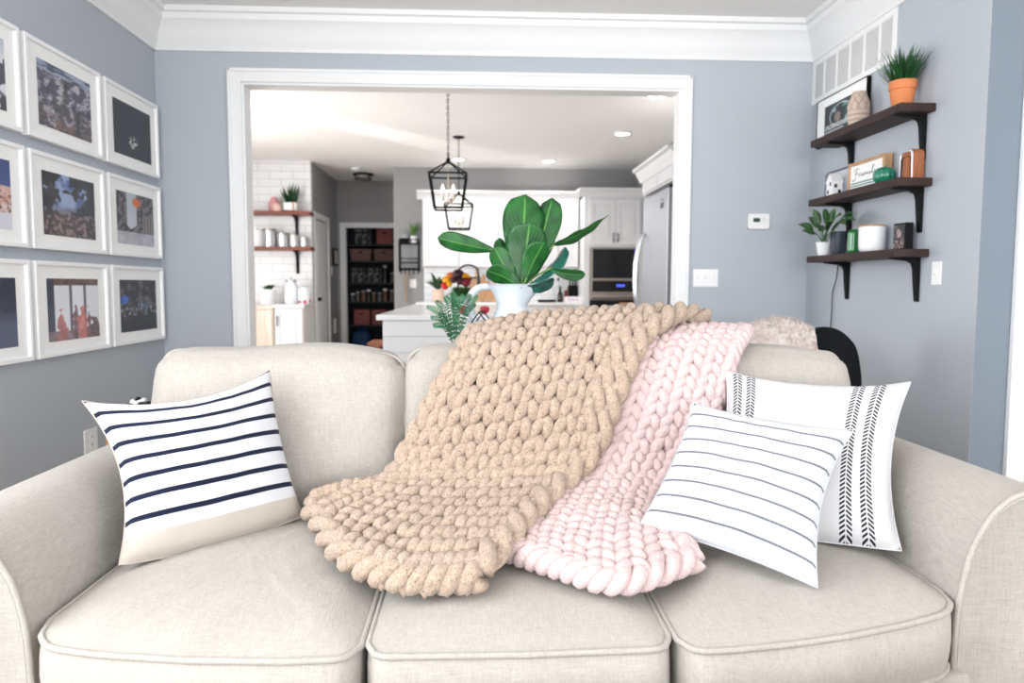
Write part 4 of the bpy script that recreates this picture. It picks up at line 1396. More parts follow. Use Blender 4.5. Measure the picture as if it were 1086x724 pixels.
MB().box(-.022, .022, -.001, .001, -.012, .012, Matrix.Translation((tg.x, 3.292, tg.z+.003)) @ Matrix.Rotation(radians(-12), 4, 'Y')).build('tag', WHITE, th)
# fluffy throw
def fur_mat():
    m = bpy.data.materials.new('fluffy_cream'); m.use_nodes = True
    t = NT(m); p = t.n['Principled BSDF']
    n = t.noise(t.coord(), 70, 4, .65); n2 = t.noise(t.coord(), 16, 2)
    t.link(t.mix(t.ramp(t.math('ADD', n, t.math('MULTIPLY', n2, .5)), .55, .95), lin((206, 188, 180)), lin((240, 230, 224))), p.inputs['Base Color'])
    p.inputs['Roughness'].default_value = 1; p.inputs['Sheen Weight'].default_value = .3; p.inputs['Specular IOR Level'].default_value = .05
    t.link(t.bump(n, 1., .02), p.inputs['Normal'])
    return m
FUR = fur_mat()
TH = [at(748, 368, Y=3.22), at(796, 345, Y=3.28), at(832, 337, Y=3.30), at(864, 345, Y=3.26)]
def throw(u, v):
    # u left->right along the crest, v: 0 front hem, .5 crest, 1 back hem
    p = Vector(cr([tuple(q) for q in TH], u))
    a = (v-.5)*2
    y = p.y+.05+(.13 if a > 0 else .10)*math.copysign(abs(a)**.6, a)
    z = p.z-.30*abs(a)**1.9*(1 if a < 0 else 1.1)
    w = .010*noise.noise(Vector((u*14, v*14, 3)))+.008*noise.noise(Vector((u*34, v*34, 5)))
    return Vector((p.x+w*.6+.035*(-a if a < 0 else 0)*(u-.6), y+w, z+w*1.2))
fb_ = MB().grid(throw, 90, 60)
# tufts
for i in range(2600):
    u, v = random.random(), random.uniform(.02, .75)
    p = throw(u, v)
    n_ = (throw(min(1, u+.01), v)-throw(max(0, u-.01), v)).cross(throw(u, min(1, v+.01))-throw(u, max(0, v-.01)))
    if n_.length < 1e-9: continue
    n_.normalize()
    if n_.z < 0: n_ = -n_
    q = p+n_*random.uniform(.008, .016)+Vector((random.uniform(-.01, .01), random.uniform(-.008, .004), random.uniform(-.012, .002)))
    s = Vector((random.uniform(-1, 1), random.uniform(-1, 1), random.uniform(-1, 1))).normalized()*.0022
    n0 = len(fb_.v); fb_.add([p-s, p+s, q], [(0, 1, 2)])
tag(fb_.build('fluffy_throw', FUR, smooth=180, norm=False), 'cream fluffy throw heaped over the armchair back behind the sofa', 'throw')

# ------------------------------------------------------------------ woven basket left of the sofa, braided handle showing
BC = at(153, 416, Y=2.75)
bx, by = BC.x+.03, 2.80
bas = thing('floor_basket', 'woven basket with a black and white braided handle left of the sofa', 'basket', (bx, by, 0))
WICK = M('wicker', (176, 142, 104), .8, var=.2, vscale=60, bump=.6, bscale=120)
bprof = [(.0, 0), (.15, 0)]
for i in range(30): bprof.append((.155+.035*sin(pi*i/29*.8)+.004*(i % 2), .01+.57*i/29))
bprof += [(.165, .58), (.16, .05), (.0, .04)]
MB().lathe(bprof, (bx, by, 0), 40).build('body', WICK, bas, smooth=60)
HW_ = M('braid_white', (222, 220, 216), .9, var=.05); HB_ = M('braid_black', (30, 30, 34), .9, var=.05)
for sgn in (-1, 1):
    base = [(bx-.06, by+sgn*.165, .55), (bx-.045, by+sgn*.165, BC.z-.06), (bx, by+sgn*.16, BC.z-.015), (bx+.045, by+sgn*.165, BC.z-.06), (bx+.06, by+sgn*.165, .55)]
    S = spline(base, 60)
    for ph, m_ in ((0, HW_), (pi, HB_)):
        pts = [p+Vector((.010*cos(i*.6+ph), .010*sin(i*.6+ph), .006*sin(i*.6+ph))) for i, p in enumerate(S)]
        MB().tube(pts, .010, 8).build('handle', m_, bas, smooth=70)
# ------------------------------------------------------------------ console table behind the sofa with the pitcher plant and the wire planter
TZ = .80
ct = thing('console_table', 'narrow white console table standing behind the sofa back', 'table', (.2, 2.80, 0))
MB().box(-.55, .95, 2.60, 3.0, TZ-.035, TZ).build('tabletop', CABW, ct, bevel=.004)
MB().box(-.50, .90, 2.64, 2.96, TZ-.12, TZ-.035).build('apron', CABW, ct, bevel=.003)
for x in (-.51, .91):
    for y in (2.64, 2.96):
        MB().box(x-.022, x+.022, y-.022, y+.022, 0, TZ-.035).build('leg', CABW, ct, bevel=.004)

# enamel pitcher --------------------------------------------------
PY = 2.80
pc = at(543, 330, Y=PY); pc = Vector((pc.x, PY, TZ))
pl = thing('pitcher_plant', 'broad glossy-leaved plant in a white enamel pitcher behind the sofa', 'plant', pc)
ENAM = M('white_enamel', (206, 214, 220), .18, spec=.5, var=.01, coat=.4)
PP = [(.066, .0), (.078, .008), (.092, .06), (.094, .12), (.084, .18), (.066, .222), (.060, .24), (.066, .27), (.080, .30), (.094, .322), (.099, .327), (.094, .325), (.078, .30), (.062, .27), (.056, .24), (.058, .20)]
def pit(u, v):
    a = 2*pi*u
    r, z = cr(PP, v)
    k = sm(z, .24, .325)
    sp = max(0, cos(a))**7*k                     # spout toward +x
    r2 = r*(1-.10*k*abs(sin(a))**2)+.040*sp
    return (pc.x+r2*cos(a), pc.y+r2*sin(a), TZ+z+.014*sp)
pb_ = MB().grid(pit, 64, 60).lathe([(.0, .0), (.066, .0005), (.0, .001)], pc, 24).build('pitcher', ENAM, pl, smooth=80)
hp = [at(529, 309, Y=PY), at(520, 304.5, Y=PY), at(508, 305.5, Y=PY), at(500, 313, Y=PY), at(498.5, 325, Y=PY), at(503, 338, Y=PY), at(511, 348, Y=PY), at(522, 356, Y=PY)]
MB().tube(spline(hp, 40), [.0085+.0045*sin(pi*i/40) for i in range(41)], 10, flat=1.5).build('handle', ENAM, pb_, smooth=80)
SOIL = M('soil', (44, 34, 28), 1, var=.3, vscale=60)
MB().lathe([(.0, .285), (.066, .285), (.066, .289), (.0, .291)], pc, 24).build('soil', SOIL, pl)
FIDDLE = leafmat('fiddle_leaf', (8, 58, 22), (26, 100, 36), (92, 150, 72), nveins=8, slant=1.3, vs=.32, rough=.42)
TEALF = leafmat('striped_leaf', (14, 66, 56), (40, 120, 104), (10, 40, 34), nveins=7, slant=1.3, vs=.9, rough=.3, vw=.3)
def P2(x, y, dy=0.): return at(x, y, Y=PY+dy)
cen = Vector((pc.x+.012, PY, TZ+.288))
# (base, tip, width px, side hint, dY base, dY tip, material, bend, fold, shape)
LV = [((551, 296), (557, 206), 50, (1, .1, 0), .0, .07, FIDDLE, -.06, .22, 'fiddle'),
      ((568, 292), (586, 210), 36, (1, -.4, .1), .03, .09, FIDDLE, -.05, .22, 'fiddle'),
      ((553, 301), (562, 236), 48, (1, .05, .05), -.04, -.06, FIDDLE, .05, .2, 'fiddle'),
      ((556, 300), (577, 257), 30, (1, .2, .3), -.06, -.09, FIDDLE, .06, .2, 'fiddle'),
      ((526, 266), (464, 252), 22, (.25, -.3, 1), .0, -.03, FIDDLE, -.03, .25, 'fiddle'),
      ((546, 304), (524, 262), 26, (1, -.2, .4), -.05, -.04, FIDDLE, .08, .25, 'fiddle'),
      ((553, 305), (516, 287), 24, (.3, -.5, 1), -.07, -.09, FIDDLE, .14, .2, 'fiddle'),
      ((587, 260), (645, 228), 18, (-.3, -1, .55), .0, -.01, FIDDLE, .05, .15, 'lance'),
      ((560, 303), (600, 262), 36, (.75, -.12, .65), -.03, -.0, TEALF, .06, .25, 'fiddle'),
      ((583, 285), (621, 291), 15, (.1, -.6, 1), -.04, -.08, FIDDLE, .12, .25, 'fiddle'),
      ((538, 300), (530, 252), 20, (1, .5, .1), .05, .07, FIDDLE, .05, .2, 'fiddle'),
      ((552, 305), (588, 296), 22, (0, -.8, .6), -.05, -.05, TEALF, .1, .25, 'fiddle')]
stm = MB()
for (bx_, tx_, w, sd, d0, d1, m_, bend, fold, shp) in LV:
    b, t = P2(*bx_, d0), P2(*tx_, d1)
    lf = MB(); leaf(lf, b, t, w*PY/F, sd, bend=bend, fold=fold, shape=shp, nu=8, nv=16, wav=.012)
    lf.build('leaf', m_, pl, smooth=80, solid=.0012)
    mid = (cen+b)/2+Vector((0, 0, .012))
    stm.tube(spline([cen, mid, b, b+(t-b)*.12], 12), .0042, 7)
stm.tube([cen+Vector((0, 0, -.02)), cen+Vector((0, 0, .05))], .007, 8)
stm.build('stems', M('fiddle_stem', (96, 130, 70), .5, var=.08), pl, smooth=70)

# wire house planter with fern ------------------------------------
WY = 2.74
wc = at(500, 370, Y=WY)
wp = thing('wire_planter', 'black wire house-shaped planter rack beside the enamel pitcher', 'planter', (wc.x, WY, TZ))
w = MB(); r_ = .0032
yf, yb2 = WY-.05, WY+.05
def Q(x, z, y): return Vector((x, y, z))
xl = at(494, 350, Y=yf).x; xr = at(522, 350, Y=yf).x; xa = at(508, 331, Y=yf).x
ze = at(508, 350, Y=yf).z; za = at(508, 331, Y=yf).z
xl2, xr2, xa2 = xl+.018, xr+.018, xa+.018
for (y, a, b, c_a) in ((yf, xl, xr, xa), (yb2, xl2, xr2, xa2)):
    w.tube([Q(a, ze, y), Q(c_a, za, y), Q(b, ze, y)], r_, 6)
    w.tube([Q(a, ze, y), Q(b, ze, y)], r_, 6)
    w.tube([Q(a, ze, y), Q(a, TZ+.004, y)], r_, 6); w.tube([Q(b, ze, y), Q(b, TZ+.004, y)], r_, 6)
    w.tube([Q(a, TZ+.004, y), Q(b, TZ+.004, y)], r_, 6); w.tube([Q(a, TZ+.10, y), Q(b, TZ+.10, y)], r_, 6)
    for i in range(1, 6):
        x = a+(b-a)*i/6
        w.tube([Q(x, TZ+.004, y), Q(x, TZ+.118, y)], r_*.6, 5)
for (a, b) in ((xl, xl2), (xr, xr2)):
    for z in (ze, TZ+.004, TZ+.10): w.tube([Q(a, z, yf), Q(b, z, yb2)], r_, 6)
w.tube([Q(xa, za, yf), Q(xa2, za, yb2)], r_, 6)
w.build('wire_frame', BLACK, wp, smooth=60)
fc = at(483, 358, Y=WY-.02); fc = Vector((fc.x, WY-.02, TZ))
fern = thing('potted_fern', 'small green fern in a dark pot left of the wire house planter', 'plant', fc)
MB().lathe([(.0, 0), (.042, 0), (.052, .09), (.056, .10), (.050, .10), (.048, .088), (.0, .088)], fc, 24).build('pot', M('dark_pot', (48, 50, 52), .6, var=.05), fern, smooth=50)
FERN = leafmat('fern_green', (12, 62, 36), (44, 116, 72), (90, 160, 110), nveins=1, slant=0, vs=0, rough=.5)
FT = [(452, 324, -.03), (462, 318, .02), (456, 336, -.07), (472, 313, -.02), (480, 309, -.04), (480, 316, -.09), (486, 316, .03), (492, 312, -.05), (499, 311, .0), (507, 313, -.03), (505, 322, -.06), (464, 332, -.09), (459, 345, -.05)]
for (px, py, dy) in FT:
    tip = at(px, py, Y=WY+dy)
    b = fc+Vector((random.uniform(-.012, .012), random.uniform(-.012, .012), .088))
    out = Vector((tip.x-b.x, tip.y-b.y, 0))
    m1 = b+(tip-b)*.55+Vector((0, 0, .035))-out*.12
    S = spline([b, m1, tip], 17)
    f = MB()
    f.tube(S, .0012, 5)
    for i in range(3, 17):
        T = (S[i]-S[i-1]).normalized()
        side = T.cross(Vector((0, -.8, .6)))
        if side.length < .1: side = T.cross(Vector((1, 0, 0)))
        side.normalize()
        L = .0145*(sin(pi*(i-1)/17)**.6)+.003
        for sg in (-1, 1):
            q = S[i]+side*sg*L+T*L*.35+Vector((0, -.2*L, -.1*L))
            leaf(f, S[i], q, .0066, T, bend=.05, shape='lance', nu=1, nv=3, fold=.0)
    f.build('frond', FERN, fern, smooth=70)

# ------------------------------------------------------------------ coffee table in front of the sofa, a white candle jar on it
jt = at(921, 720, Y=.85)
ctb = thing('coffee_table', 'dark wooden coffee table in front of the sofa', 'table', (.35, .35, 0))
MB().box(-.35, 1.05, -.02, .98, .40, .44).build('tabletop', wood('table_walnut', (52, 34, 24), (92, 62, 44), .4, axis=0), ctb, bevel=.006)
for x in (-.29, .99):
    for y in (.04, .92): MB().box(x-.03, x+.03, y-.03, y+.03, 0, .40).build('leg', BLACK, ctb, bevel=.004)
MB().box(-.30, 1.0, .03, .93, .14, .165).build('lower_shelf', wood('table_walnut_shelf', (52, 34, 24), (92, 62, 44), .4, axis=0), ctb, bevel=.004)
jh = jt.z-.44-.010
cj = thing('candle_jar', 'white candle jar whose rim just shows at the bottom edge of the photo', 'candle', (jt.x, .80, .44))
MB().lathe([(.0, 0), (.046, 0), (.05, .006), (.05, jh-.003), (.048, jh), (.045, jh), (.044, jh-.02), (.0, jh-.02)], (jt.x, .80, .44), 36).build('jar_body', PORC, cj, smooth=50)
MB().lathe([(.0, jh-.02), (.043, jh-.02), (.043, jh-.018), (.0, jh-.018)], (jt.x, .80, .44), 24).build('wax', M('cream_wax', (240, 234, 222), .5, var=0), cj)
# ------------------------------------------------------------------ kitchen cabinets
HANDLE = M('pewter_pull', (120, 118, 120), .35, metal=.8, var=0)
QUARTZ = M('white_quartz', (236, 236, 238), .2, var=.02, vscale=8)
SHIP = M('shiplap_white', (232, 233, 235), .45, var=.01)
def raised_door(x0, x1, z0, z1, y, parent, name='door', pull=None):
    """shaker-and-raised-panel door facing -y, front plane at y"""
    mb = MB().box(x0, x1, y, y+.02, z0, z1)
    s = .06
    mb.box(x0+s, x1-s, y-.001, y+.004, z0+s, z1-s)
    g = .012
    # frame lip
    for (a, b, c, d) in ((x0, x1, z0, z0+s), (x0, x1, z1-s, z1), (x0, x0+s, z0+s, z1-s), (x1-s, x1, z0+s, z1-s)):
        mb.box(a, b, y-.010, y, c, d)
    if x1-x0 > .2: mb.box(x0+s+g*2, x1-s-g*2, y-.009, y, z0+s+g*2, z1-s-g*2)
    o = mb.build(name, CABW, parent, bevel=.003)
    if pull:
        px, pz0, pz1 = pull
        MB().tube([(px, y-.012, pz0), (px, y-.03, pz0+.008), (px, y-.032, (pz0+pz1)/2), (px, y-.03, pz1-.008), (px, y-.012, pz1)], .008, 8).build('pull', HANDLE, o, smooth=60)
    return o
def crown(mb, x0, x1, y, z0, z1, out=.075, ends=(True, True)):
    P = [(0, z0), (-.012, z0), (-.018, z0+.02), (-.05, z1-.035), (-out, z1-.025), (-out, z1), (0, z1)]
    mb.prism([(y+a, z) for a, z in P], 'x', x0-(out if ends[0] else 0), x1+(out if ends[1] else 0))

UY = 9.70
up = thing('upper_cabinets', 'run of white raised-panel upper cabinets on the kitchen back wall', 'cabinet', (.3, UY+.18, 1.372))
MB().box(-.73, 1.358, UY, KB-.001, 1.372, 2.27).build('body', CABW, up, bevel=.003)
cm = MB(); crown(cm, -.73, 1.36, UY, 2.26, 2.375, .07, (True, False)); cm.box(-.80, 1.36, UY, KB-.001, 2.35, 2.375).build('crown', CABW, up, smooth=40)
XB = [-.715, -.245, .272, .70, 1.08, 1.345]
for i, (a, b) in enumerate(zip(XB, XB[1:])):
    raised_door(a+.006, b-.006, 1.385, 2.235, UY-.02, up)

TY = 9.32
tc = thing('oven_cabinet', 'tall white cabinet housing the wall oven', 'cabinet', (1.75, 9.68, 0))
b_ = MB()
b_.box(1.372, 1.445, TY, KB-.001, 0, 2.27).box(2.085, 2.16, TY, KB-.001, 0, 2.27).box(1.445, 2.085, TY, KB-.001, 1.625, 2.27).box(1.445, 2.085, TY, KB-.001, 0, .44).box(1.445, 2.085, KB-.05, KB-.001, .44, 1.625)
b_.build('body', CABW, tc, bevel=.003)
cm = MB(); crown(cm, 1.37, 2.16, TY, 2.26, 2.375, .07, (True, False)); cm.box(1.30, 2.16, TY, KB-.001, 2.35, 2.375).build('crown', CABW, tc, smooth=40)
raised_door(1.44, 1.772, 1.655, 2.235, TY-.02, tc, pull=(1.745, 1.69, 1.80))
raised_door(1.778, 2.10, 1.655, 2.235, TY-.02, tc, pull=(1.805, 1.69, 1.80))
raised_door(1.44, 1.772, .12, .42, TY-.02, tc, 'drawer'); raised_door(1.778, 2.10, .12, .42, TY-.02, tc, 'drawer')
BGL = M('black_glass', (12, 13, 16), .08, spec=.6, var=0)
STL2 = M('oven_steel', (168, 160, 152), .3, metal=.85, var=.03)
ov = thing('wall_oven', 'stainless and black glass double wall oven with a blue clock', 'oven', (1.765, 9.6, .44))
MB().box(1.447, 2.083, TY-.012, KB-.06, .442, 1.622).build('body', STL2, ov, bevel=.004)
MB().box(1.485, 2.07, TY-.024, TY-.010, 1.225, 1.60).build('microwave_door', BGL, ov, bevel=.003)
MB().box(1.485, 2.083, TY-.028, TY-.010, 1.195, 1.222).build('trim_strip', STL2, ov, bevel=.003)
MB().box(1.485, 2.07, TY-.024, TY-.010, 1.05, 1.19).build('control_panel', BGL, ov, bevel=.003)
BLUE = M('blue_led', (60, 80, 200), .5, var=0, emit=(70, 90, 255), estr=2.5)
dm = MB()
for k in range(4): dm.box(1.80+.028*k, 1.80+.028*k+.018, TY-.026, TY-.0245, 1.115, 1.145)
dm.build('clock', BLUE, ov)
MB().box(2.03, 2.055, TY-.026, TY-.0245, 1.565, 1.585).build('indicator', BLUE, ov)
MB().tube([(1.47, TY-.06, .985), (2.07, TY-.06, .985)], .024, 12).box(1.50, 1.53, TY-.06, TY-.01, .972, .998).box(2.02, 2.05, TY-.06, TY-.01, .972, .998).build('handle', STL2, ov, smooth=50)
MB().box(1.455, 2.075, TY-.024, TY-.010, .47, .945).build('oven_door', BGL, ov, bevel=.003)

# base cabinets + counter along the back wall
bc = thing('base_cabinets', 'white base cabinets under the back counter of the kitchen', 'cabinet', (.3, 9.75, 0))
MB().box(-.78, 1.365, 9.45, KB-.001, .0, .865).build('body', CABW, bc, bevel=.003)
for i in range(4):
    a = -.76+.53*i
    raised_door(a, a+.52, .12, .66, 9.43, bc); raised_door(a, a+.52, .68, .85, 9.43, bc, 'drawer')
tag(MB().box(-.80, 1.368, 9.40, KB-.013, .866, .905).build('countertop', QUARTZ, bevel=.004), 'white stone countertop along the kitchen back wall', 'countertop')
CT = .905
# side counter beyond the fridge
sc = thing('side_cabinet', 'white low cabinet with counter just beyond the refrigerator', 'cabinet', (1.75, 7.6, 0))
MB().box(1.42, KX1-.001, 7.12, 7.98, 0, .865).build('body', CABW, sc, bevel=.003)
MB().box(1.385, KX1-.001, 7.09, 8.0, .866, .905).build('countertop', QUARTZ, sc, bevel=.004)
for i in range(2):
    y = 7.14+.42*i
    MB().box(1.40, 1.42, y, y+.40, .12, .84).box(1.392, 1.402, y+.06, y+.34, .18, .78).build('door', CABW, sc, bevel=.003)
q = Vector((1.50, 7.25, CT))
th = thing('wooden_bowl', 'small light wooden bowl on the side counter beside the refrigerator', 'bowl', q)
MB().lathe([(.0, 0), (.03, 0), (.06, .03), (.066, .05), (.060, .05), (.03, .012), (.0, .01)], q, 20).build('bowl', PALEW, th, smooth=60)

# refrigerator and its surround --------------------------------------
FRX = 1.60; FY0, FY1 = 6.07, 6.97; FZ = 1.955
FST = M('fridge_steel', (196, 199, 207), .38, metal=.75, var=.01)
fg = thing('refrigerator', 'tall stainless steel refrigerator with curved bar handles', 'refrigerator', ((FRX+KX1)/2, (FY0+FY1)/2, 0))
MB().box(FRX+.075, KX1-.03, FY0+.01, FY1-.005, .02, FZ-.02).build('cabinet', M('fridge_side', (182, 185, 192), .5, metal=.3, var=.02), fg, bevel=.004)
ym = (FY0+FY1)/2
MB().box(FRX, FRX+.072, FY0, FY1-.0, .72, FZ).build('door', FST, fg, bevel=.008, seg=3)
MB().box(FRX, FRX+.072, FY0, FY1, .06, .71).build('freezer_drawer', FST, fg, bevel=.008, seg=3)
hg = MB().box(FRX+.03, FRX+.12, FY0+.005, FY0+.07, FZ-.022, FZ+.028).lathe([(.02, 0), (.02, .03)], (FRX+.05, FY0+.03, FZ+.0), 10)
hg.build('hinge', BLACK, fg)
for k, yy in enumerate((FY1-.10, FY1-.03)):
    S = spline([(FRX, yy, 1.62), (FRX-.035, yy, 1.585), (FRX-.075, yy, 1.40), (FRX-.085, yy, 1.2), (FRX-.075, yy, 1.0), (FRX-.035, yy, .82), (FRX, yy, .785)], 30)
    MB().tube(S, .014, 10).build('handle', CHROME, fg, smooth=70)
bd = MB().box(FRX-.004, FRX, FY0+.14, FY0+.24, 1.80, 1.845)
bd.build('badge', M('badge_dark', (86, 88, 96), .4, metal=.4, var=0), fg)
MB().box(FRX-.004, FRX, FY0+.14, FY0+.24, 1.865, 1.875).build('badge_strip', M('badge_grey', (130, 132, 140), .4, metal=.4, var=0), fg)
su = thing('fridge_surround', 'white cabinet bridge with crown moulding above the refrigerator', 'cabinet', (1.9, 6.6, FZ+.03))
sb = MB().box(FRX-.0, KX1-.001, FY0-.24, FY1+.03, FZ+.035, 2.19)
sb.build('body', CABW, su, bevel=.003)
cp = MB()
P = [(0, 2.12), (-.012, 2.12), (-.018, 2.14), (-.06, 2.215), (-.09, 2.225), (-.09, 2.25), (0, 2.25)]
cp.prism([(FRX+a, z) for a, z in P], 'y', FY0-.3, FY1+.12).box(FRX, KX1-.001, FY0-.3, FY1+.12, 2.18, 2.25)
cp.build('crown', CABW, su, smooth=40)
MB().box(FRX+.02, KX1-.001, FY1+.005, FY1+.03, 0, FZ+.035).build('end_panel', CABW, su, bevel=.003)
for a, b in ((FY0-.2, 6.38), (6.40, FY1)):
    MB().box(FRX-.018, FRX, a+.01, b-.01, FZ+.05, 2.10).build('door', CABW, su, bevel=.003)

# island -----------------------------------------------------------
IX0, IX1, IY0, IY1 = -.70, .36, 5.46, 8.4
isl = thing('kitchen_island', 'white shiplap kitchen island in the middle of the kitchen', 'island', ((IX0+IX1)/2, 6.9, 0))
MB().box(-.42, IX1, IY0+.02, IY1, 0, .862).box(IX0, -.42, IY0, IY0+.09, 0, .862).build('core', SHIP, isl)
sp = MB()
for i in range(7):
    z0 = .012+.1215*i
    sp.box(IX0-.012, IX1+.012, IY0-.014, IY0, z0, z0+.118).box(-.434, -.42, IY0+.09, IY1+.012, z0, z0+.118)
sp.build('shiplap_boards', SHIP, isl, bevel=.002)
tag(MB().box(IX0-.055, IX1+.055, IY0-.055, IY1+.055, .863, .903).build('island_top', QUARTZ, bevel=.005), 'white stone top of the kitchen island', 'countertop')
IT = .903
# stools
STW = wood('stool_wood', (120, 66, 42), (170, 104, 70), .45, axis=0)
def stool(c, rz, label):
    th = thing('bar_stool', label, 'stool', c, rz, group='wooden stools at the island')
    hs_ = .66
    for j in (-1, 0, 1): MB().box(-.19, .19, j*.115-.052, j*.115+.052, hs_-.03, hs_).build('seat_slat', STW, th, bevel=.006, world=False)
    for sx in (-1, 1):
        for sy in (-1, 1):
            MB().tube([(sx*.14, sy*.13, hs_-.03), (sx*.18, sy*.17, 0)], .018, 8).build('leg', STW, th, smooth=60, world=False)
    MB().tube([(-.168, -.158, .2), (.168, -.158, .2), (.168, .158, .2), (-.168, .158, .2)], .010, 8, closed=True).build('foot_ring', BLACK, th, smooth=60, world=False)
stool((-.705, 6.05, 0), 0, 'nearer reddish wooden stool tucked at the left side of the island')
stool((-.69, 7.0, 0), 0, 'farther reddish wooden stool at the left side of the island')

# faucet
fx = at(486, 300, Y=6.6)
fa = thing('faucet', 'tall arched dark bronze faucet on the island behind the flowers', 'faucet', (fx.x, 6.6, IT))
BRZ = M('dark_bronze', (70, 66, 68), .35, metal=.7, var=.03)
sp_ = at(507.5, 292, Y=6.6); tp = at(497, 281, Y=6.6)
S = spline([(fx.x, 6.6, IT), (fx.x, 6.6, IT+.2), (fx.x, 6.6, tp.z-.075), (fx.x+.03, 6.6, tp.z-.02), (tp.x, 6.6, tp.z), (sp_.x-.02, 6.6, tp.z-.025), (sp_.x, 6.6, sp_.z)], 40)
MB().lathe([(.0, 0), (.03, 0), (.03, .01), (.018, .02), (.018, .06), (.0, .06)], (fx.x, 6.6, IT), 16).build('base', BRZ, fa, smooth=50)
MB().tube(S, .0095, 10).build('spout', BRZ, fa, smooth=70)
MB().tube([sp_, sp_+Vector((0, 0, -.06)), sp_+Vector((0, 0, -.15))], [.013, .018, .021], 12).build('spray_head', BRZ, fa, smooth=60)
MB().tube([Vector((sp_.x-.002, 6.6, sp_.z-.02)), Vector((fx.x+.02, 6.6, sp_.z-.03))], .008, 8).build('docking_arm', BRZ, fa, smooth=60)
MB().tube([(fx.x, 6.6, IT+.04), (fx.x-.06, 6.58, IT+.075)], .006, 8).build('lever', BRZ, fa, smooth=60)

# flowers on the island
RED = M('flower_red', (206, 40, 34), .6, var=.15, vscale=50); YEL = M('flower_yellow', (240, 176, 30), .6, var=.15, vscale=50)
MAR = M('flower_maroon', (116, 22, 34), .6, var=.2, vscale=50); ORG = M('flower_orange', (226, 120, 70), .6, var=.15, vscale=50); PLUM = M('flower_plum', (62, 26, 36), .6, var=.2, vscale=50)
GRN = leafmat('bouquet_leaf', (26, 66, 28), (70, 116, 56), nveins=4, vs=.3)
FYY = 6.05
fcx = at(490.5, 316, Y=FYY).x
fw = thing('flower_arrangement', 'red, yellow and maroon flowers in a white pot on the island', 'flowers', (fcx, FYY, IT))
MB().lathe([(.0, 0), (.055, 0), (.064, .02), (.068, .125), (.062, .125), (.058, .11), (.0, .11)], (fcx, FYY, IT), 24).build('pot', PORC, fw, smooth=50)
lm = MB()
for i in range(120):
    a = random.uniform(0, 2*pi); e = random.uniform(.05, 1.2)
    b = Vector((fcx+.03*cos(a), FYY+.03*sin(a), IT+.115))
    t = b+Vector((cos(a)*cos(e)*.115, sin(a)*cos(e)*.115, sin(e)*.12-.01))
    leaf(lm, b+(t-b)*.35, t, .045, Vector((-sin(a), cos(a), .2)), bend=.15, shape='lance', nu=2, nv=5)
lm.build('foliage', GRN, fw, smooth=60)
def bloom(p, r, m_, parent):
    mb = MB(); n = 0
    mb.ball(p, r*.72, seg=10, rings=7)
    for ring, (k, e, s) in enumerate(((9, .15, 1.), (8, .6, .9), (6, 1.05, .7))):
        for i in range(k):
            a = 2*pi*i/k+ring*.4
            d = Vector((cos(a)*cos(e), sin(a)*cos(e), sin(e)))
            leaf(mb, Vector(p), Vector(p)+d*r*s, r*.75, Vector((-sin(a), cos(a), 0)), bend=.25, nu=2, nv=4, fold=.3)
    mb.build('bloom', m_, parent, smooth=70)
for (px, py, dy, m_, r) in ((472, 303, -.05, RED, .036), (474, 297, -.02, YEL, .040), (478, 293, .0, ORG, .040), (486, 291, -.03, PLUM, .050), (481, 297, -.07, PLUM, .03), (493, 294, -.02, YEL, .042), (494, 299, -.06, MAR, .045), (488, 298, -.06, PLUM, .036), (476, 301, -.06, YEL, .03), (497, 296, .02, MAR, .03)):
    bloom(at(px, py, Y=FYY+dy), r*1.25, m_, fw)
# dark red round things in front of the flower pot
APL = M('dark_red_skin', (176, 22, 44), .3, var=.1, coat=.3)
for (px, lab) in ((491.5, 'small red apple partly behind the fern on the island'), (514, 'red apple on the island showing above the black wire roof')):
    c = at(px, 333, Y=5.62)
    th = thing('apple', lab, 'apple', (c.x, 5.62, IT), group='red apples on the island')
    def ap(u, v, c=c):
        a = 2*pi*u; b = pi*v
        r = .038*sin(b)*(1+.12*cos(b)*-1) if 0 < v < 1 else .0005
        return (c.x+r*cos(a), 5.62+r*sin(a), IT+.034-.034*cos(b)-.010*(cos(b)**8 if v > .5 else 0))
    MB().grid(ap, 20, 14).build('flesh', APL, th, smooth=180)
    MB().tube([(c.x, 5.62, IT+.055), (c.x+.005, 5.62, IT+.076)], .002, 6).build('stem', WALNUT, th)
# white folded napkin-like ceramic house behind the pitcher handle
c = at(534, 333, Y=6.0)
th = thing('ceramic_house', 'white peaked ceramic house on the island behind the pitcher handle', 'figurine', (c.x, 6.0, IT))
MB().prism([(c.x-.075, IT), (c.x+.075, IT), (c.x+.075, IT+.04), (c.x, IT+.125), (c.x-.075, IT+.04)], 'y', 5.95, 6.05).build('house_body', PORC, th, bevel=.004)
MB().box(c.x-.012, c.x+.012, 5.948, 5.952, IT+.0, IT+.035).build('doorway', M('soft_grey', (150, 152, 156), .7, var=0), th)

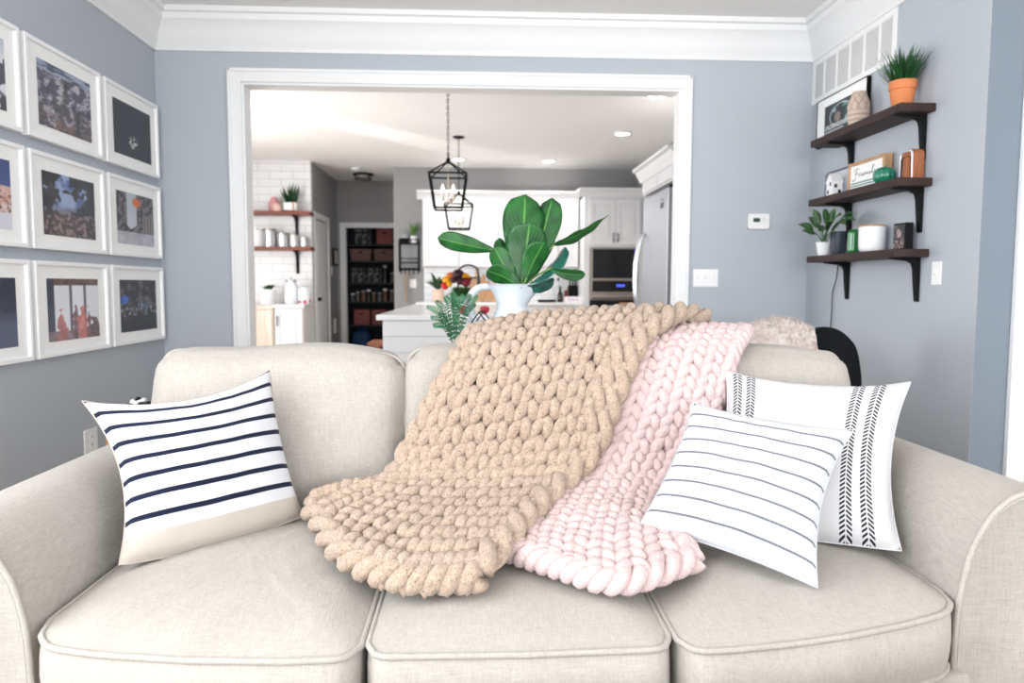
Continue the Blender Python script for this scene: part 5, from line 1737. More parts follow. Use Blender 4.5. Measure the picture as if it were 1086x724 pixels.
# back-counter things ---------------------------------------------------
def leafy(name, parent, c, n, L, spread, wid, m_, shape='lance', up=.5):
    mb = MB()
    for i in range(n):
        a = 2*pi*i/n*2.4; e = up+random.uniform(-.3, .5)
        d = Vector((cos(a)*cos(e)*spread, sin(a)*cos(e)*spread, sin(e)))
        b = Vector(c); t = b+d*L*random.uniform(.8, 1.1)
        if t.y > KB-.02: t.y = KB-.02
        leaf(mb, b, t, wid, Vector((-sin(a), cos(a), 0)), bend=.12, bdir=(0, 0, 1), shape=shape, nu=2, nv=7, fold=.2)
    return mb.build(name, m_, parent, smooth=70)
DKL = leafmat('dark_leaf', (14, 46, 28), (36, 84, 50), nveins=4, vs=.2)
LTL = leafmat('light_leaf', (60, 110, 44), (120, 164, 84), nveins=2, vs=.2)
c = at(464.5, 318, Y=9.62); c = Vector((c.x, 9.62, CT))
th = thing('potted_plant', 'dark green plant in a pale peach pot on the kitchen back counter', 'plant', c)
MB().lathe([(.0, 0), (.062, 0), (.072, .02), (.076, .17), (.07, .17), (.066, .15), (.0, .15)], c, 24).build('pot', M('peach_glaze', (236, 206, 186), .5, var=.06, vscale=20), th, smooth=50)
leafy('leaves', th, c+Vector((0, 0, .15)), 22, .26, 1.0, .075, DKL, up=.65)
# cutting boards leaning on the splash
CB1 = wood('board_light', (190, 150, 112), (222, 186, 150), .55, axis=2); CB2 = wood('board_mid', (164, 120, 84), (204, 162, 124), .55, axis=2)
def board(px0, px1, pt, m_, label, yb, hole, ang):
    p0, p1 = at(px0, 318, Y=yb), at(px1, 318, Y=yb)
    zt = at((px0+px1)/2, pt, Y=yb).z
    th = thing('cutting_board', label, 'cutting board', ((p0.x+p1.x)/2, yb, CT), group='cutting boards on the back counter')
    w = p1.x-p0.x; h = zt-CT
    body = rrect(-w/2, w/2, 0, h*.74, .035, 4)
    Mx = Matrix.Translation(((p0.x+p1.x)/2, yb, CT)) @ Matrix.Rotation(radians(-8), 4, 'X') @ Matrix.Rotation(radians(ang), 4, 'Y')
    mb = MB().prism(body, 'y', -.01, .01)
    mb.prism(rrect(-w*.13, w*.13, h*.70, h, .018, 4), 'y', -.01, .01)
    mb.xf(Mx)
    mb.build('board', m_, th, bevel=.004)
board(497, 512, 284, CB1, 'pale wooden cutting board behind the faucet', 9.90, True, 3)
board(509, 521, 290, CB2, 'brown cutting board leaning beside the pale one', 9.84, True, -4)
board(518, 528, 296, CB2, 'smaller brown cutting board nearest the pitcher', 9.80, True, 4)
# cooktop tray, bottles, mill, knife block, box
c0, c1 = at(571, 318, Y=9.62), at(589, 318, Y=9.62)
th = thing('serving_tray', 'low black tray on the back counter right of the pitcher', 'tray', ((c0.x+c1.x)/2, 9.65, CT))
t_ = MB().box(c0.x, c1.x, 9.55, 9.75, CT, CT+.012)
for (a, b, c, d) in ((c0.x, c1.x, 9.55, 9.56), (c0.x, c1.x, 9.74, 9.75), (c0.x, c0.x+.01, 9.55, 9.75), (c1.x-.01, c1.x, 9.55, 9.75)): t_.box(a, b, c, d, CT, CT+.035)
t_.build('tray', BLACK, th, bevel=.003)
def bottle(px, label, prof, m_, capm, caph, y=9.72, seg=18):
    p = at(px, 318, Y=y)
    th = thing('bottle', label, 'bottle', (p.x, y, CT))
    MB().lathe([(.0, 0)]+prof+[(.0, prof[-1][1])], (p.x, y, CT), seg).build('glass', m_, th, smooth=50)
    z = prof[-1][1]
    MB().lathe([(.0, z), (prof[-1][0]*1.1, z), (prof[-1][0]*1.1, z+caph), (.0, z+caph)], (p.x, y, CT), seg).build('cap', capm, th, smooth=50)
DKG = M('dark_bottle_glass', (30, 26, 24), .12, var=.05, coat=.3)
CLG = M('clear_bottle', (214, 222, 222), .1, var=0)
bottle(594, 'dark sauce bottle on the back counter beside the black tray', [(.034, 0), (.036, .01), (.036, .11), (.016, .15), (.014, .19)], DKG, BLACK, .03)
bottle(592, 'tall pale glass bottle with dark stopper behind the sauce bottle', [(.03, 0), (.032, .01), (.032, .18), (.012, .24), (.012, .29)], CLG, BLACK, .04, y=9.90)
p = at(600, 318, Y=9.75)
th = thing('pepper_mill', 'reddish brown pepper mill between bottle and knife block', 'pepper mill', (p.x, 9.75, CT))
MB().lathe([(.0, 0), (.03, 0), (.026, .03), (.02, .06), (.026, .10), (.024, .12), (.0, .12)], (p.x, 9.75, CT), 18).build('body', M('mill_red', (110, 34, 32), .4, var=.1), th, smooth=60)
MB().ball((p.x, 9.75, CT+.14), .026, rz=.024).build('knob', M('mill_red2', (120, 38, 36), .4, var=.1), th, smooth=80)
p0, p1 = at(603, 318, Y=9.86), at(615, 318, Y=9.86)
th = thing('knife_block', 'black knife block with upright handles beside the oven cabinet', 'knife block', ((p0.x+p1.x)/2, 9.86, CT))
MB().prism([(9.76, CT), (9.94, CT), (9.97, CT+.21), (9.84, CT+.23)], 'x', p0.x, p1.x).build('block', BLACK, th, bevel=.004)
for i in range(4):
    x = p0.x+(p1.x-p0.x)*(i+.5)/4
    MB().box(x-.010, x+.010, 9.88, 9.91, CT+.2, CT+.30+.02*(i % 2)).build('knife_handle', M('knife_black', (16, 16, 18), .3, var=0) if i == 0 else BLACK, th, bevel=.003)
p0, p1 = at(599, 318, Y=9.58), at(616, 318, Y=9.58)
th = thing('napkin_box', 'pale pinkish white box on the counter in front of the knife block', 'box', ((p0.x+p1.x)/2, 9.6, CT))
MB().box(p0.x, p1.x, 9.54, 9.68, CT, CT+.075).build('box', M('pale_pink_card', (232, 224, 228), .7, var=.02), th, bevel=.006)
MB().box(p0.x+.03, p1.x-.03, 9.538, 9.541, CT+.025, CT+.05).build('label_patch', M('lilac_grey', (190, 186, 202), .7, var=.1), th)

# black rack with hooks on the wall left of the uppers --------------------
RX0, RX1 = at(423, 262, Y=KB-.1).x, at(444.5, 262, Y=KB-.1).x
rz1, rz2, rz3 = at(433, 258, Y=KB-.1).z, at(433, 278, Y=KB-.1).z, at(433, 284, Y=KB-.1).z
rk = thing('hook_rack', 'black metal two-tier wall rack with hooks on the kitchen wall', 'rack', ((RX0+RX1)/2, KB-.08, rz3))
for z in (rz1, rz2):
    MB().box(RX0, RX1, KB-.16, KB-.002, z-.012, z).build('shelf', BLACK, rk, bevel=.002)
fr = MB()
for x in (RX0+.008, RX1-.008):
    for y in (KB-.155, KB-.012): fr.tube([(x, y, rz3-.05), (x, y, rz1+.055)], .008, 6)
for z in (rz1+.05, rz2+.05): fr.tube([(RX0, KB-.155, z), (RX1, KB-.155, z)], .006, 6)
fr.box(RX0, RX1, KB-.03, KB-.002, rz3-.03, rz3)
fr.build('frame', BLACK, rk, smooth=50)
for i in range(5):
    x = RX0+.02+(RX1-RX0-.04)*i/4
    MB().tube([(x, KB-.03, rz3-.012), (x, KB-.055, rz3-.05), (x, KB-.06, rz3-.085), (x, KB-.075, rz3-.07)], .006, 6).build('hook', BLACK, rk, smooth=60)
x = at(439, 258, Y=KB-.09).x
th = thing('potted_plant', 'spiky bright green plant in a white pot on top of the black hook rack', 'plant', (x, KB-.085, rz1))
MB().lathe([(.0, 0), (.036, 0), (.048, .10), (.044, .10), (.04, .085), (.0, .085)], (x, KB-.085, rz1), 20).build('pot', PORC, th, smooth=50)
leafy('leaves', th, Vector((x, KB-.085, rz1+.085)), 24, .24, 1.0, .026, LTL, shape='blade', up=.75)
x = at(429, 258, Y=KB-.09).x
th = thing('wire_basket', 'small dark basket with a pale lid beside the plant on the black rack', 'basket', (x, KB-.085, rz1))
MB().lathe([(.0, 0), (.055, 0), (.064, .07), (.0, .07)], (x, KB-.085, rz1), 18).build('body', BLACK, th, smooth=50)
MB().lathe([(.0, .07), (.06, .07), (.05, .11), (.0, .125)], (x, KB-.085, rz1), 18).build('lid', M('pale_lid', (170, 172, 176), .5, var=.03), th, smooth=60)
x = at(430.5, 290, Y=KB-.07).x
th = thing('bead_garland', 'tan wooden bead string with tassel hanging from the hook rack', 'garland', (x, KB-.075, rz3-.42))
BEAD = M('bead_tan', (176, 150, 122), .7, var=.1)
bm_ = MB()
for i in range(13):
    for sx in (-1, 1): bm_.ball((x+sx*(.022-.0012*i), KB-.072, rz3-.08-.021*i), .012, seg=8, rings=6)
bm_.build('beads', BEAD, th, smooth=80)
MB().lathe([(.008, 0), (.014, -.02), (.024, -.12), (.0, -.12)], (x, KB-.072, rz3-.355), 12).build('tassel', BEAD, th, smooth=60)

# tiled wall: shelves, canisters, cabinet ------------------------------------
REDW = wood('red_brown_wood', (96, 42, 28), (146, 78, 54), .45, axis=0)
TY1 = KT
for z, lab in ((2.065, 'upper red-brown shelf on the white tiled wall'), (1.615, 'lower red-brown shelf with canisters on the white tiled wall')):
    th = thing('kitchen_shelf', lab, 'shelf', (-2.7, KT-.12, z-.3), group='wooden shelves on the tiled wall')
    MB().box(-3.6, -2.135, KT-.255, KT-.001, z-.045, z).build('board', REDW, th, bevel=.004)
    for x in (-3.35, -2.36):
        MB().prism([(KT-.001, z-.045), (KT-.20, z-.045), (KT-.20, z-.058), (KT-.07, z-.075), (KT-.03, z-.12), (KT-.018, z-.34), (KT-.001, z-.34)], 'x', x-.018, x+.018).build('bracket', BLACK, th, bevel=.002)
ku, kl = 2.065, 1.615
yk = KT-.14
def kx(px, y=yk): return at(px, 240, Y=y).x
ROSE = M('rose_glaze', (206, 150, 152), .5, var=.06); BLSH = M('blush_glaze', (222, 190, 176), .6, var=.06)
c = (kx(291), yk+.02, ku)
th = thing('pink_vase', 'rounded pink vase on the upper tiled-wall shelf', 'vase', c)
MB().lathe([(.0, 0), (.06, 0), (.078, .05), (.07, .12), (.04, .17), (.03, .19), (.0, .19)], c, 24).build('vase_body', ROSE, th, smooth=60)
c = (kx(296), yk-.07, ku)
th = thing('blush_pot', 'small blush jar in front of the pink vase', 'jar', c)
MB().lathe([(.0, 0), (.045, 0), (.056, .04), (.05, .085), (.03, .10), (.0, .10)], c, 24).build('jar_body', BLSH, th, smooth=60)
c = Vector((kx(309), yk, ku))
th = thing('snake_plant', 'snake plant in a white trough with a leather strap on the tiled-wall shelf', 'plant', c)
MB().prism([(c.x+a, c.y+b) for a, b in rrect(-.09, .09, -.06, .06, .03)], 'z', ku+.012, ku+.115).build('pot', PORC, th, bevel=.004)
MB().box(c.x-.09, c.x+.09, c.y-.05, c.y+.05, ku, ku+.012).build('stand', BLACK, th)
MB().box(c.x+.035, c.x+.055, c.y-.064, c.y+.064, ku+.008, ku+.118).build('strap', M('tan_leather', (196, 132, 72), .5, var=.05), th)
mb = MB()
for i in range(16):
    a = random.uniform(0, 2*pi); q = c+Vector((random.uniform(-.06, .06), random.uniform(-.03, .03), .105))
    leaf(mb, q, q+Vector((cos(a)*.05+(q.x-c.x)*.7, sin(a)*.03, random.uniform(.16, .28))), .045, Vector((-sin(a), cos(a), 0)), shape='lance', nu=3, nv=8, fold=.3)
mb.build('leaves', DKL, th, smooth=60)
CANM = M('canister_steel', (206, 206, 208), .25, metal=.75, var=.02)
SPEC = [(272.5, 12, 17.5), (285.5, 13, 19), (299.5, 11, 15), (311.5, 9.5, 13.5), (322, 8, 11)]
for i, (px, w, h) in enumerate(SPEC):
    r = w/2*(yk)/F; hh = h*yk/F
    c = (kx(px), yk, kl)
    lab = ['white tall canister, leftmost of the row under the snake plant', 'tallest shiny steel canister, second of the row', 'middle steel canister of the row on the lower tiled-wall shelf', 'second smallest steel canister of the row', 'smallest steel canister at the right end of the row'][i]
    th = thing('canister', lab, 'canister', c, group='canisters on the tiled-wall shelf')
    MB().lathe([(.0, 0), (r, 0), (r, hh*.86), (.0, hh*.86)], c, 24).build('body', PORC if i == 0 else CANM, th, smooth=50)
    l_ = MB().lathe([(.0, hh*.86), (r*1.03, hh*.86), (r*1.03, hh*.97), (r*.5, hh), (.0, hh)], c, 24).build('lid', PORC if i == 0 else STL2, th, smooth=40)
    MB().ball((c[0], c[1], c[2]+hh+.008), .012, seg=10, rings=7).build('knob', CANM, l_, smooth=80)
# base cabinet under the shelves
kb = thing('base_cabinet', 'white base cabinet standing under the tiled-wall shelves', 'cabinet', (-2.32, KT-.3, 0))
MB().box(-2.515, -2.155, KT-.58, KT-.001, 0, .845).build('body', CABW, kb, bevel=.003)
raised_door(-2.505, -2.17, .1, .83, KT-.60, kb, pull=(-2.475, .62, .74))
MB().box(-2.53, -2.145, KT-.615, KT-.001, .846, .885).build('countertop', QUARTZ, kb, bevel=.004)
WWD = wood('white_washed_wood', (206, 182, 158), (240, 232, 224), .6, axis=2, scale=.5)
kw = thing('whitewashed_cabinet', 'whitewashed wooden cabinet left of the white base cabinet', 'cabinet', (-2.88, KT-.3, 0))
MB().box(-3.25, -2.535, KT-.56, KT-.001, 0, .83).build('body', WWD, kw, bevel=.004)
MB().box(-3.27, -2.534, KT-.585, KT-.001, .831, .87).build('top', WWD, kw, bevel=.004)
for i in range(3): MB().box(-3.24+.235*i, -3.02+.235*i, KT-.575, KT-.56, .08, .81).build('plank_door', WWD, kw, bevel=.004)
kt = .885; yc = KT-.33
c = (at(292, 315, Y=yc-.02).x, yc-.02, .87)
c = (min(c[0], -2.66), c[1], .87)
th = thing('planter', 'bright white planter with a small green sprig on the whitewashed cabinet', 'plant', c)
MB().lathe([(.0, 0), (.095, 0), (.105, .02), (.11, .20), (.10, .20), (.095, .17), (.0, .17)], c, 28).build('pot', PORC, th, smooth=50)
mb = MB()
for i in range(9):
    a = 2*pi*i/9
    b = Vector((c[0]+.03*cos(a), c[1]+.03*sin(a), c[2]+.17)); leaf(mb, b, b+Vector((.10*cos(a)+.05, .08*sin(a)-.03, random.uniform(.05, .11))), .05, Vector((-sin(a), cos(a), 0)), bend=.2, shape='lance', nu=2, nv=6)
mb.build('sprig', DKL, th, smooth=60)
c = (at(309, 315, Y=yc).x, yc, kt)
th = thing('jar', 'tall white glass jar in the middle of the base cabinet top', 'jar', c)
MB().lathe([(.0, 0), (.075, 0), (.085, .02), (.085, .22), (.06, .26), (.06, .28), (.0, .28)], c, 28).build('jar_body', M('milk_glass', (232, 234, 238), .15, var=0, coat=.4), th, smooth=60)
MB().lathe([(.0, .28), (.066, .28), (.066, .305), (.02, .315), (.015, .335), (.0, .335)], c, 28).build('lid', CANM, th, smooth=50)
c = (at(325, 313, Y=yc).x-.02, yc-.02, kt)
def folk():
    m = bpy.data.materials.new('flower_print_tin'); m.use_nodes = True
    t = NT(m); p = t.n['Principled BSDF']
    vo = t.node('ShaderNodeTexVoronoi'); vo.inputs['Scale'].default_value = 13; t.link(t.coord(), vo.inputs['Vector'])
    f = t.ramp(vo.outputs['Distance'], .34, .28)
    t.link(t.mix(f, lin((232, 234, 240)), lin((204, 60, 74))), p.inputs['Base Color']); p.inputs['Roughness'].default_value = .35
    return m
th = thing('patterned_tin', 'white tin printed with red flowers at the right end of the base cabinet', 'tin', c)
MB().lathe([(.0, 0), (.072, 0), (.078, .02), (.078, .16), (.07, .185), (.0, .19)], c, 28).build('tin_body', folk(), th, smooth=50)
MB().lathe([(.0, .186), (.06, .186), (.055, .205), (.0, .21)], c, 28).build('lid', PORC, th, smooth=50)

# hall: black picture frame -----------------------------------------------
th = thing('picture_frame', 'small black frame with pale picture on the hall wall left of the pantry', 'picture frame', (HX, 11.12, 1.47))
MB().box(HX+.001, HX+.03, 10.97, 11.28, 1.42, 1.68).build('frame', BLACK, th, bevel=.003)
MB().box(HX+.028, HX+.032, 11.0, 11.25, 1.45, 1.65).build('picture', M('pale_print', (196, 194, 190), .6, var=.15, vscale=9), th)

# pantry shelves and what stands on them -------------------------------------
PYF = 11.72
def pz(py): return at(395, py, Y=PYF).z
shz = [pz(259), pz(276.5), pz(299.5), pz(319.5), pz(344.5)]
pnames = ['top', 'second', 'third', 'fourth', 'bottom']
BSH = M('black_shelf_paint', (24, 26, 31), .6, var=.05)
for i, z in enumerate(shz):
    tag(MB().box(-2.415, -1.005, PYF-.02, PY1-.001, z-.03, z).build('pantry_shelf', BSH, bevel=.003), 'black pantry shelf, %s of five in the dark closet' % pnames[i], 'shelf', 'black pantry shelves')
def pxx(px, y=PYF): return at(px, 300, Y=y).x
BINR = M('bin_brick', (142, 84, 78), .85, var=.08, vscale=40); BINB = M('basket_brown', (116, 88, 84), .85, var=.12, vscale=60, bump=.4)
def damask(name):
    m = bpy.data.materials.new(name); m.use_nodes = True
    t = NT(m); p = t.n['Principled BSDF']
    n = t.noise(t.coord(), 22, 3)
    t.link(t.mix(t.ramp(n, .5, .56), lin((40, 42, 48)), lin((104, 106, 110))), p.inputs['Base Color']); p.inputs['Roughness'].default_value = .8
    return m
DAM = damask('grey_damask')
def bin_(px0, px1, py, shelf, m_, label, taper=0, name='storage_bin', cat='bin', group=None):
    x0, x1 = pxx(px0), pxx(px1); z = shz[shelf]; h = pz(py)-z
    h = max(.05, h)
    th = thing(name, label, cat, ((x0+x1)/2, PYF+.17, z), group=group)
    mb = MB()
    t = taper
    # open-topped tapered box with thickness
    vs = [(x0+t, PYF+.02, z), (x1-t, PYF+.02, z), (x1-t, PYF+.32, z), (x0+t, PYF+.32, z), (x0, PYF, z+h), (x1, PYF, z+h), (x1, PYF+.34, z+h), (x0, PYF+.34, z+h)]
    k = .012
    vs += [(x0+k, PYF+k, z+h), (x1-k, PYF+k, z+h), (x1-k, PYF+.34-k, z+h), (x0+k, PYF+.34-k, z+h), (x0+t+k, PYF+.02+k, z+k), (x1-t-k, PYF+.02+k, z+k), (x1-t-k, PYF+.32-k, z+k), (x0+t+k, PYF+.32-k, z+k)]
    fs = [(3, 2, 1, 0), (12, 13, 14, 15)]
    for i in range(4):
        j = (i+1) % 4
        fs += [(i, j, 4+j, 4+i), (4+i, 4+j, 8+j, 8+i), (8+i, 8+j, 12+j, 12+i)]
    mb.add(vs, fs); mb.build('bin_body', m_, th, bevel=.003)
    cx_ = (x0+x1)/2
    MB().prism([(cx_+a, z+h*.72+b) for a, b in rrect(-.03, .03, -.016, .016, .012, 3)], 'y', PYF-.003, PYF+.012).build('handle_hole', BSH, th)
bin_(377, 394, 243, 0, DAM, 'dark grey patterned box on the top pantry shelf')
bin_(400, 416.5, 242, 0, BINR, 'brick-red fabric bin on the top pantry shelf')
bin_(371.5, 394, 264, 1, BINB, 'brown basket, left of two on the second pantry shelf', .02, 'storage_basket', 'basket')
bin_(396.5, 418, 264, 1, BINB, 'brown basket, right of two on the second pantry shelf', .02, 'storage_basket', 'basket')
bin_(373, 388.5, 284.5, 2, DAM, 'grey patterned box, left of two on the third pantry shelf')
bin_(390, 405, 284.5, 2, DAM, 'grey patterned box, right of two on the third pantry shelf')
bin_(375, 391.5, 328.5, 4, BINR, 'brick-red bin, left of two on the bottom pantry shelf')
bin_(393.5, 410, 328.5, 4, BINR, 'brick-red bin, right of two on the bottom pantry shelf')
def pjar(px, w, py, shelf, m_, capm, label, y=PYF+.06, group=None):
    x = pxx(px, y); r = w/2*y/F; z = shz[shelf]; h = at(395, py, Y=y).z-z
    th = thing('jar', label, 'jar', (x, y, z), group=group)
    MB().lathe([(.0, 0), (r, 0), (r, h*.78), (r*.8, h*.84), (.0, h*.84)], (x, y, z), 18).build('jar_body', m_, th, smooth=50)
    MB().lathe([(.0, h*.84), (r*.9, h*.84), (r*.9, h), (.0, h)], (x, y, z), 18).build('lid', capm, th, smooth=50)
JG = M('jar_grey', (92, 88, 88), .25, var=.1); JB = M('jar_brown', (104, 78, 58), .3, var=.15); JD = M('jar_dark', (50, 48, 50), .25, var=.1)
LIDW = M('lid_grey', (150, 150, 152), .4, var=0)
pjar(408.5, 5, 281, 2, JD, LIDW, 'tall dark jar beside the patterned boxes on the third pantry shelf')
pjar(416.5, 5.5, 289, 2, JG, LIDW, 'short grey jar at the right of the third pantry shelf')
for i, (px, w, py, m_) in enumerate(((374, 4.6, 311, JG), (379.5, 4.6, 309, JG), (385.5, 5, 308, JB), (391, 4.6, 307, JD), (396.5, 5, 310, JB), (402.5, 5, 310, JG), (408.5, 5.5, 306, JB), (415.5, 5, 307, JG))):
    pjar(px, w, py, 3, m_, LIDW if i % 3 else WHITE, 'lidded food jar in the row on the fourth pantry shelf', group='jars on the fourth pantry shelf')
x = pxx(382)
th = thing('folded_bag', 'small blue bag on the pantry floor under the shelves', 'bag', (x, PYF+.15, 0))
lump('bag_body', M('bag_blue', (30, 66, 104), .7, var=.15), th, (x, PYF+.15, .20), .16, .12, .20, 7, p=3, amp=.02, sc=8)
MB().tube(spline([(x-.06, PYF+.13, .37), (x-.05, PYF+.12, .44), (x+.05, PYF+.12, .44), (x+.06, PYF+.13, .37)], 20), .010, 8).build('handle', M('bag_blue_handle', (26, 84, 120), .7, var=.1), th, smooth=60)

# ceiling fittings ------------------------------------------------------------
LAMP = M('lamp_diffuser', (255, 252, 246), .5, var=0, emit=(255, 248, 238), estr=9)
for i, (px, py, lab) in enumerate(((697, 101, 'round recessed ceiling light nearest the doorway'), (660, 141, 'round recessed ceiling light, second from the doorway on the right'), (582, 170, 'round recessed ceiling light before the oven cabinet'), (486, 168.5, 'round recessed ceiling light just behind the farther pendant'))):
    p = at(px, py, Z=CE)
    th = thing('recessed_light', lab, 'ceiling light', (p.x, p.y, CE-.012), group='recessed kitchen ceiling lights')
    MB().lathe([(.078, .012), (.098, .010), (.1, .0), (.082, -.002), (.074, .004), (.074, .012)], (p.x, p.y, CE-.012), 32).build('trim_ring', WHITE, th, smooth=50)
    MB().lathe([(.0, .003), (.076, .003), (.076, .010), (.0, .010)], (p.x, p.y, CE-.012), 32).build('diffuser', LAMP, th)
# pendants
BULB = M('candle_bulb', (250, 248, 240), .2, var=0, emit=(255, 244, 225), estr=.9)
GOLD = M('champagne_metal', (196, 180, 160), .35, metal=.7, var=0)
def pendant(c, ztop, zap, zring, zbot, wt, wb, label):
    th = thing('pendant_lantern', label, 'pendant light', c, group='black lantern pendants over the island')
    x, y, _ = c
    MB().lathe([(.0, 0), (.02, -.022), (.055, -.014), (.065, -.006), (.065, 0)], (x, y, CE), 28).build('canopy', BLACK, th, smooth=50)
    ch = MB(); z = CE-.02; k = 0
    while z > zap+.05:
        L = .034; w = .009
        pts = []
        for i in range(12):
            a = 2*pi*i/12
            q = Vector((w*cos(a), 0, (L/2)*sin(a)))
            if k % 2: q = Vector((0, q.x, q.z))
            pts.append(Vector((x, y, z-L/2))+q)
        ch.tube(pts, .0028, 5, closed=True); z -= L*.8; k += 1
    ch.tube([(x, y, z+.012), (x, y, zap)], .004, 6)
    ch.build('chain', BLACK, th, smooth=60)
    f = MB(); r = .0085
    hub = Vector((x, y, zap))
    f.lathe([(.0, .03), (.012, .03), (.02, .0), (.016, -.02), (.0, -.02)], hub, 14)
    def sq(w, z): return [Vector((x+a*w/2, y+b*w/2, z)) for a, b in ((-1, -1), (1, -1), (1, 1), (-1, 1))]
    T, B_ = sq(wt, zring), sq(wb, zbot)
    for i in range(4):
        j = (i+1) % 4
        f.tube([hub, T[i]], r*.8, 6); f.tube([T[i], T[j]], r, 6); f.tube([B_[i], B_[j]], r, 6); f.tube([T[i], B_[i]], r, 6)
    f.build('cage', BLACK, th, smooth=50)
    a_ = MB()
    zc = zbot+.075
    a_.tube([(x, y, zap-.02), (x, y, zc-.015)], .005, 8)
    a_.ball((x, y, zc-.015), .014)
    for k in range(4):
        an = pi/4+k*pi/2
        d = Vector((cos(an), sin(an), 0))*.062
        a_.tube(spline([(x, y, zc-.015), (x+d.x*.5, y+d.y*.5, zc-.03), (x+d.x, y+d.y, zc)], 10), .004, 6)
        a_.lathe([(.0, 0), (.016, .002), (.016, .006), (.0, .006)], (x+d.x, y+d.y, zc), 12)
    arm_ = a_.build('candelabra', GOLD, th, smooth=60)
    for k in range(4):
        an = pi/4+k*pi/2
        d = Vector((cos(an), sin(an), 0))*.062
        MB().lathe([(.0, .006), (.010, .006), (.010, .055), (.0, .055)], (x+d.x, y+d.y, zc), 12).build('candle_sleeve', M('ivory_sleeve_%d' % k, (232, 226, 214), .5, var=0), th, smooth=50)
        MB().lathe([(.0, .055), (.008, .056), (.016, .078), (.013, .10), (.004, .125), (.0, .128)], (x+d.x, y+d.y, zc), 12).build('bulb', BULB, th, smooth=70)
p = at(475, 95, Z=CE)
pendant((p.x, p.y, CE), CE, at(475, 171, Y=p.y).z, at(475, 183, Y=p.y-.15).z, at(475, 220, Y=p.y-.11).z, .305, .225, 'nearer black lantern pendant hanging by a chain over the island')
p = at(486.5, 145, Z=CE)
pendant((p.x, p.y, CE), CE, at(486, 205, Y=p.y).z, at(486, 216, Y=p.y-.15).z, at(486, 242, Y=p.y-.11).z, .305, .225, 'farther black lantern pendant behind the first one')
# hall flush mount and smoke detector
p = at(385, 184, Z=CE)
th = thing('flush_light', 'black rimmed flush-mount ceiling light in the hall', 'ceiling light', (p.x, p.y, CE-.09))
MB().lathe([(.0, 0), (.135, 0), (.145, -.012), (.145, -.03), (.12, -.032), (.0, -.032)], (p.x, p.y, CE), 32).build('rim', BLACK, th, smooth=50)
MB().lathe([(.0, -.032), (.12, -.032), (.115, -.075), (.0, -.085)], (p.x, p.y, CE), 32).build('glass', M('frosted_glass', (150, 146, 142), .3, var=0), th, smooth=60)
cg = MB()
for i in range(4):
    a = pi/4+pi/2*i
    cg.tube([(p.x+.13*cos(a), p.y+.13*sin(a), CE-.03), (p.x+.124*cos(a), p.y+.124*sin(a), CE-.082)], .007, 6)
cg.tube([(p.x+.124*cos(2*pi*i/32), p.y+.124*sin(2*pi*i/32), CE-.082) for i in range(32)], .006, 6, closed=True)
cg.build('cage', BLACK, th, smooth=60)
p = at(377.5, 178, Z=CE)
th = thing('smoke_detector', 'white round smoke detector on the hall ceiling', 'smoke detector', (p.x, p.y, CE-.04))
MB().lathe([(.0, 0), (.065, 0), (.065, -.018), (.05, -.034), (.0, -.038)], (p.x, p.y, CE), 28).build('body', WHITE, th, smooth=50)
MB().lathe([(.02, -.037), (.024, -.041), (.03, -.040), (.03, -.036)], (p.x, p.y, CE), 20).build('grille', M('detector_grey', (200, 200, 200), .5, var=0), th, smooth=50)
# ------------------------------------------------------------------ light
def area(name, loc, rot, sx, sy, power, col=(1, 1, 1), spread=180):
    l = bpy.data.lights.new(name, 'AREA'); l.shape = 'RECTANGLE'; l.size = sx; l.size_y = sy
    l.energy = power; l.color = col; l.spread = radians(spread)
    o = bpy.data.objects.new(name, l); COL.objects.link(o); o.location = loc; o.rotation_euler = rot
    return o
# daylight through the rear window wall (behind the camera) and the kitchen window
area('rear_window_daylight', ((WX0+WX1)/2, RY0-.01, (WZ0+WZ1)/2), (radians(90), 0, 0), WX1-WX0, WZ1-WZ0, 430, (.94, .97, 1))
area('left_window_daylight', (A-.005, (LY0+LY1)/2, (LZ0+LZ1)/2), (radians(90), 0, radians(-90)), LY1-LY0, LZ1-LZ0, 280, (.95, .975, 1))
area('east_window_daylight', (EX+.005, (EY0+EY1)/2, 1.66), (radians(90), 0, radians(90)), EY1-EY0, 1.5, 190, (.95, .975, 1))
area('kitchen_window_daylight', (KX0+.02, (KY0+KY1)/2, (KZ0+2.35)/2), (radians(90), 0, radians(-90)), KY1-KY0, 2.35-KZ0, 160, (1, .985, .965))
# recessed kitchen lamps throw light down
for i, (px, py) in enumerate(((697, 101), (660, 141), (582, 170), (486, 168.5))):
    p = at(px, py, Z=CE)
    l = bpy.data.lights.new('can_light', 'SPOT'); l.energy = 70; l.spot_size = radians(140); l.spot_blend = .8; l.shadow_soft_size = .07; l.color = (1, .95, .88)
    o = bpy.data.objects.new('can_light', l); COL.objects.link(o); o.location = (p.x, p.y, CE-.02)
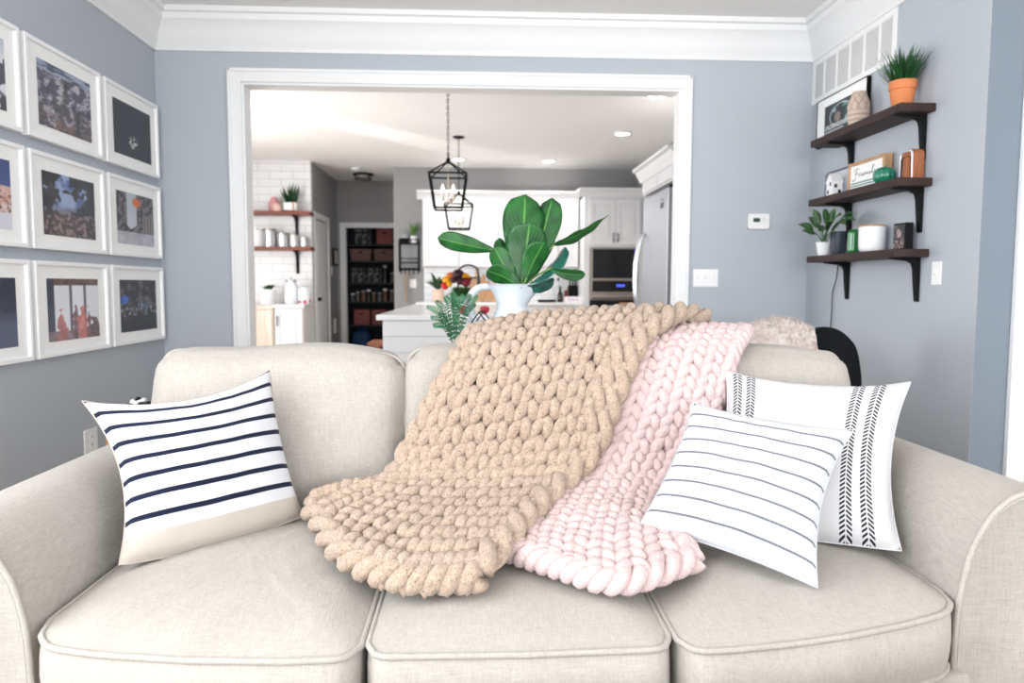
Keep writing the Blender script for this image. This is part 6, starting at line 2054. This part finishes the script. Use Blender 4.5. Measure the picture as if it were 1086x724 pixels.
# masked spot added inside the kitchen window as reflected sunlight: a soft slanting band across the kitchen ceiling
S_ = Vector((-3.6, 5.15, 1.0)); E0 = Vector((-2.02, 6.65, CE)); E1 = Vector((.41, 9.5, CE))
pn = (E0-S_).cross(E1-S_).normalized()
l = bpy.data.lights.new('glint_spot', 'SPOT'); l.energy = 460; l.spot_size = radians(120); l.spot_blend = .3; l.shadow_soft_size = .02; l.color = (1, .98, .95)
l.use_nodes = True
nt = l.node_tree; em = nt.nodes['Emission']
ge = nt.nodes.new('ShaderNodeNewGeometry'); vm = nt.nodes.new('ShaderNodeVectorMath'); vm.operation = 'DOT_PRODUCT'
nt.links.new(ge.outputs['Incoming'], vm.inputs[0]); vm.inputs[1].default_value = pn
ab = nt.nodes.new('ShaderNodeMath'); ab.operation = 'ABSOLUTE'; nt.links.new(vm.outputs['Value'], ab.inputs[0])
mr = nt.nodes.new('ShaderNodeMapRange'); mr.interpolation_type = 'SMOOTHSTEP'
nt.links.new(ab.outputs[0], mr.inputs[0]); mr.inputs[1].default_value = .035; mr.inputs[2].default_value = .075; mr.inputs[3].default_value = 1; mr.inputs[4].default_value = 0
nt.links.new(mr.outputs[0], em.inputs['Strength'])
o = bpy.data.objects.new('glint_spot', l); COL.objects.link(o); o.location = S_
o.rotation_euler = ((E0*.5+E1*.5)-S_).to_track_quat('-Z', 'Y').to_euler()
w = bpy.data.worlds.new('World'); SC.world = w; w.use_nodes = True
w.node_tree.nodes['Background'].inputs[0].default_value = (.85, .92, 1, 1)
w.node_tree.nodes['Background'].inputs[1].default_value = 1.2

# ------------------------------------------------------------------ camera
cd = bpy.data.cameras.new('camera'); cam = bpy.data.objects.new('camera', cd); COL.objects.link(cam)
cd.sensor_width = 36; cd.lens = F/1086*36
Mx = Matrix.Identity(4)
for i in range(3):
    Mx[i][0] = RGT[i]; Mx[i][1] = UPV[i]; Mx[i][2] = -FWD[i]; Mx[i][3] = EYE[i]
cam.matrix_world = Mx
cd.clip_start = .05; cd.clip_end = 60
cd.dof.use_dof = True; cd.dof.focus_distance = 1.95; cd.dof.aperture_fstop = 3.2
SC.camera = cam
SC.view_settings.view_transform = 'Standard'; SC.view_settings.look = 'None'
SC.view_settings.exposure = -.15; SC.view_settings.gamma = 1
SC.view_settings.use_curve_mapping = False
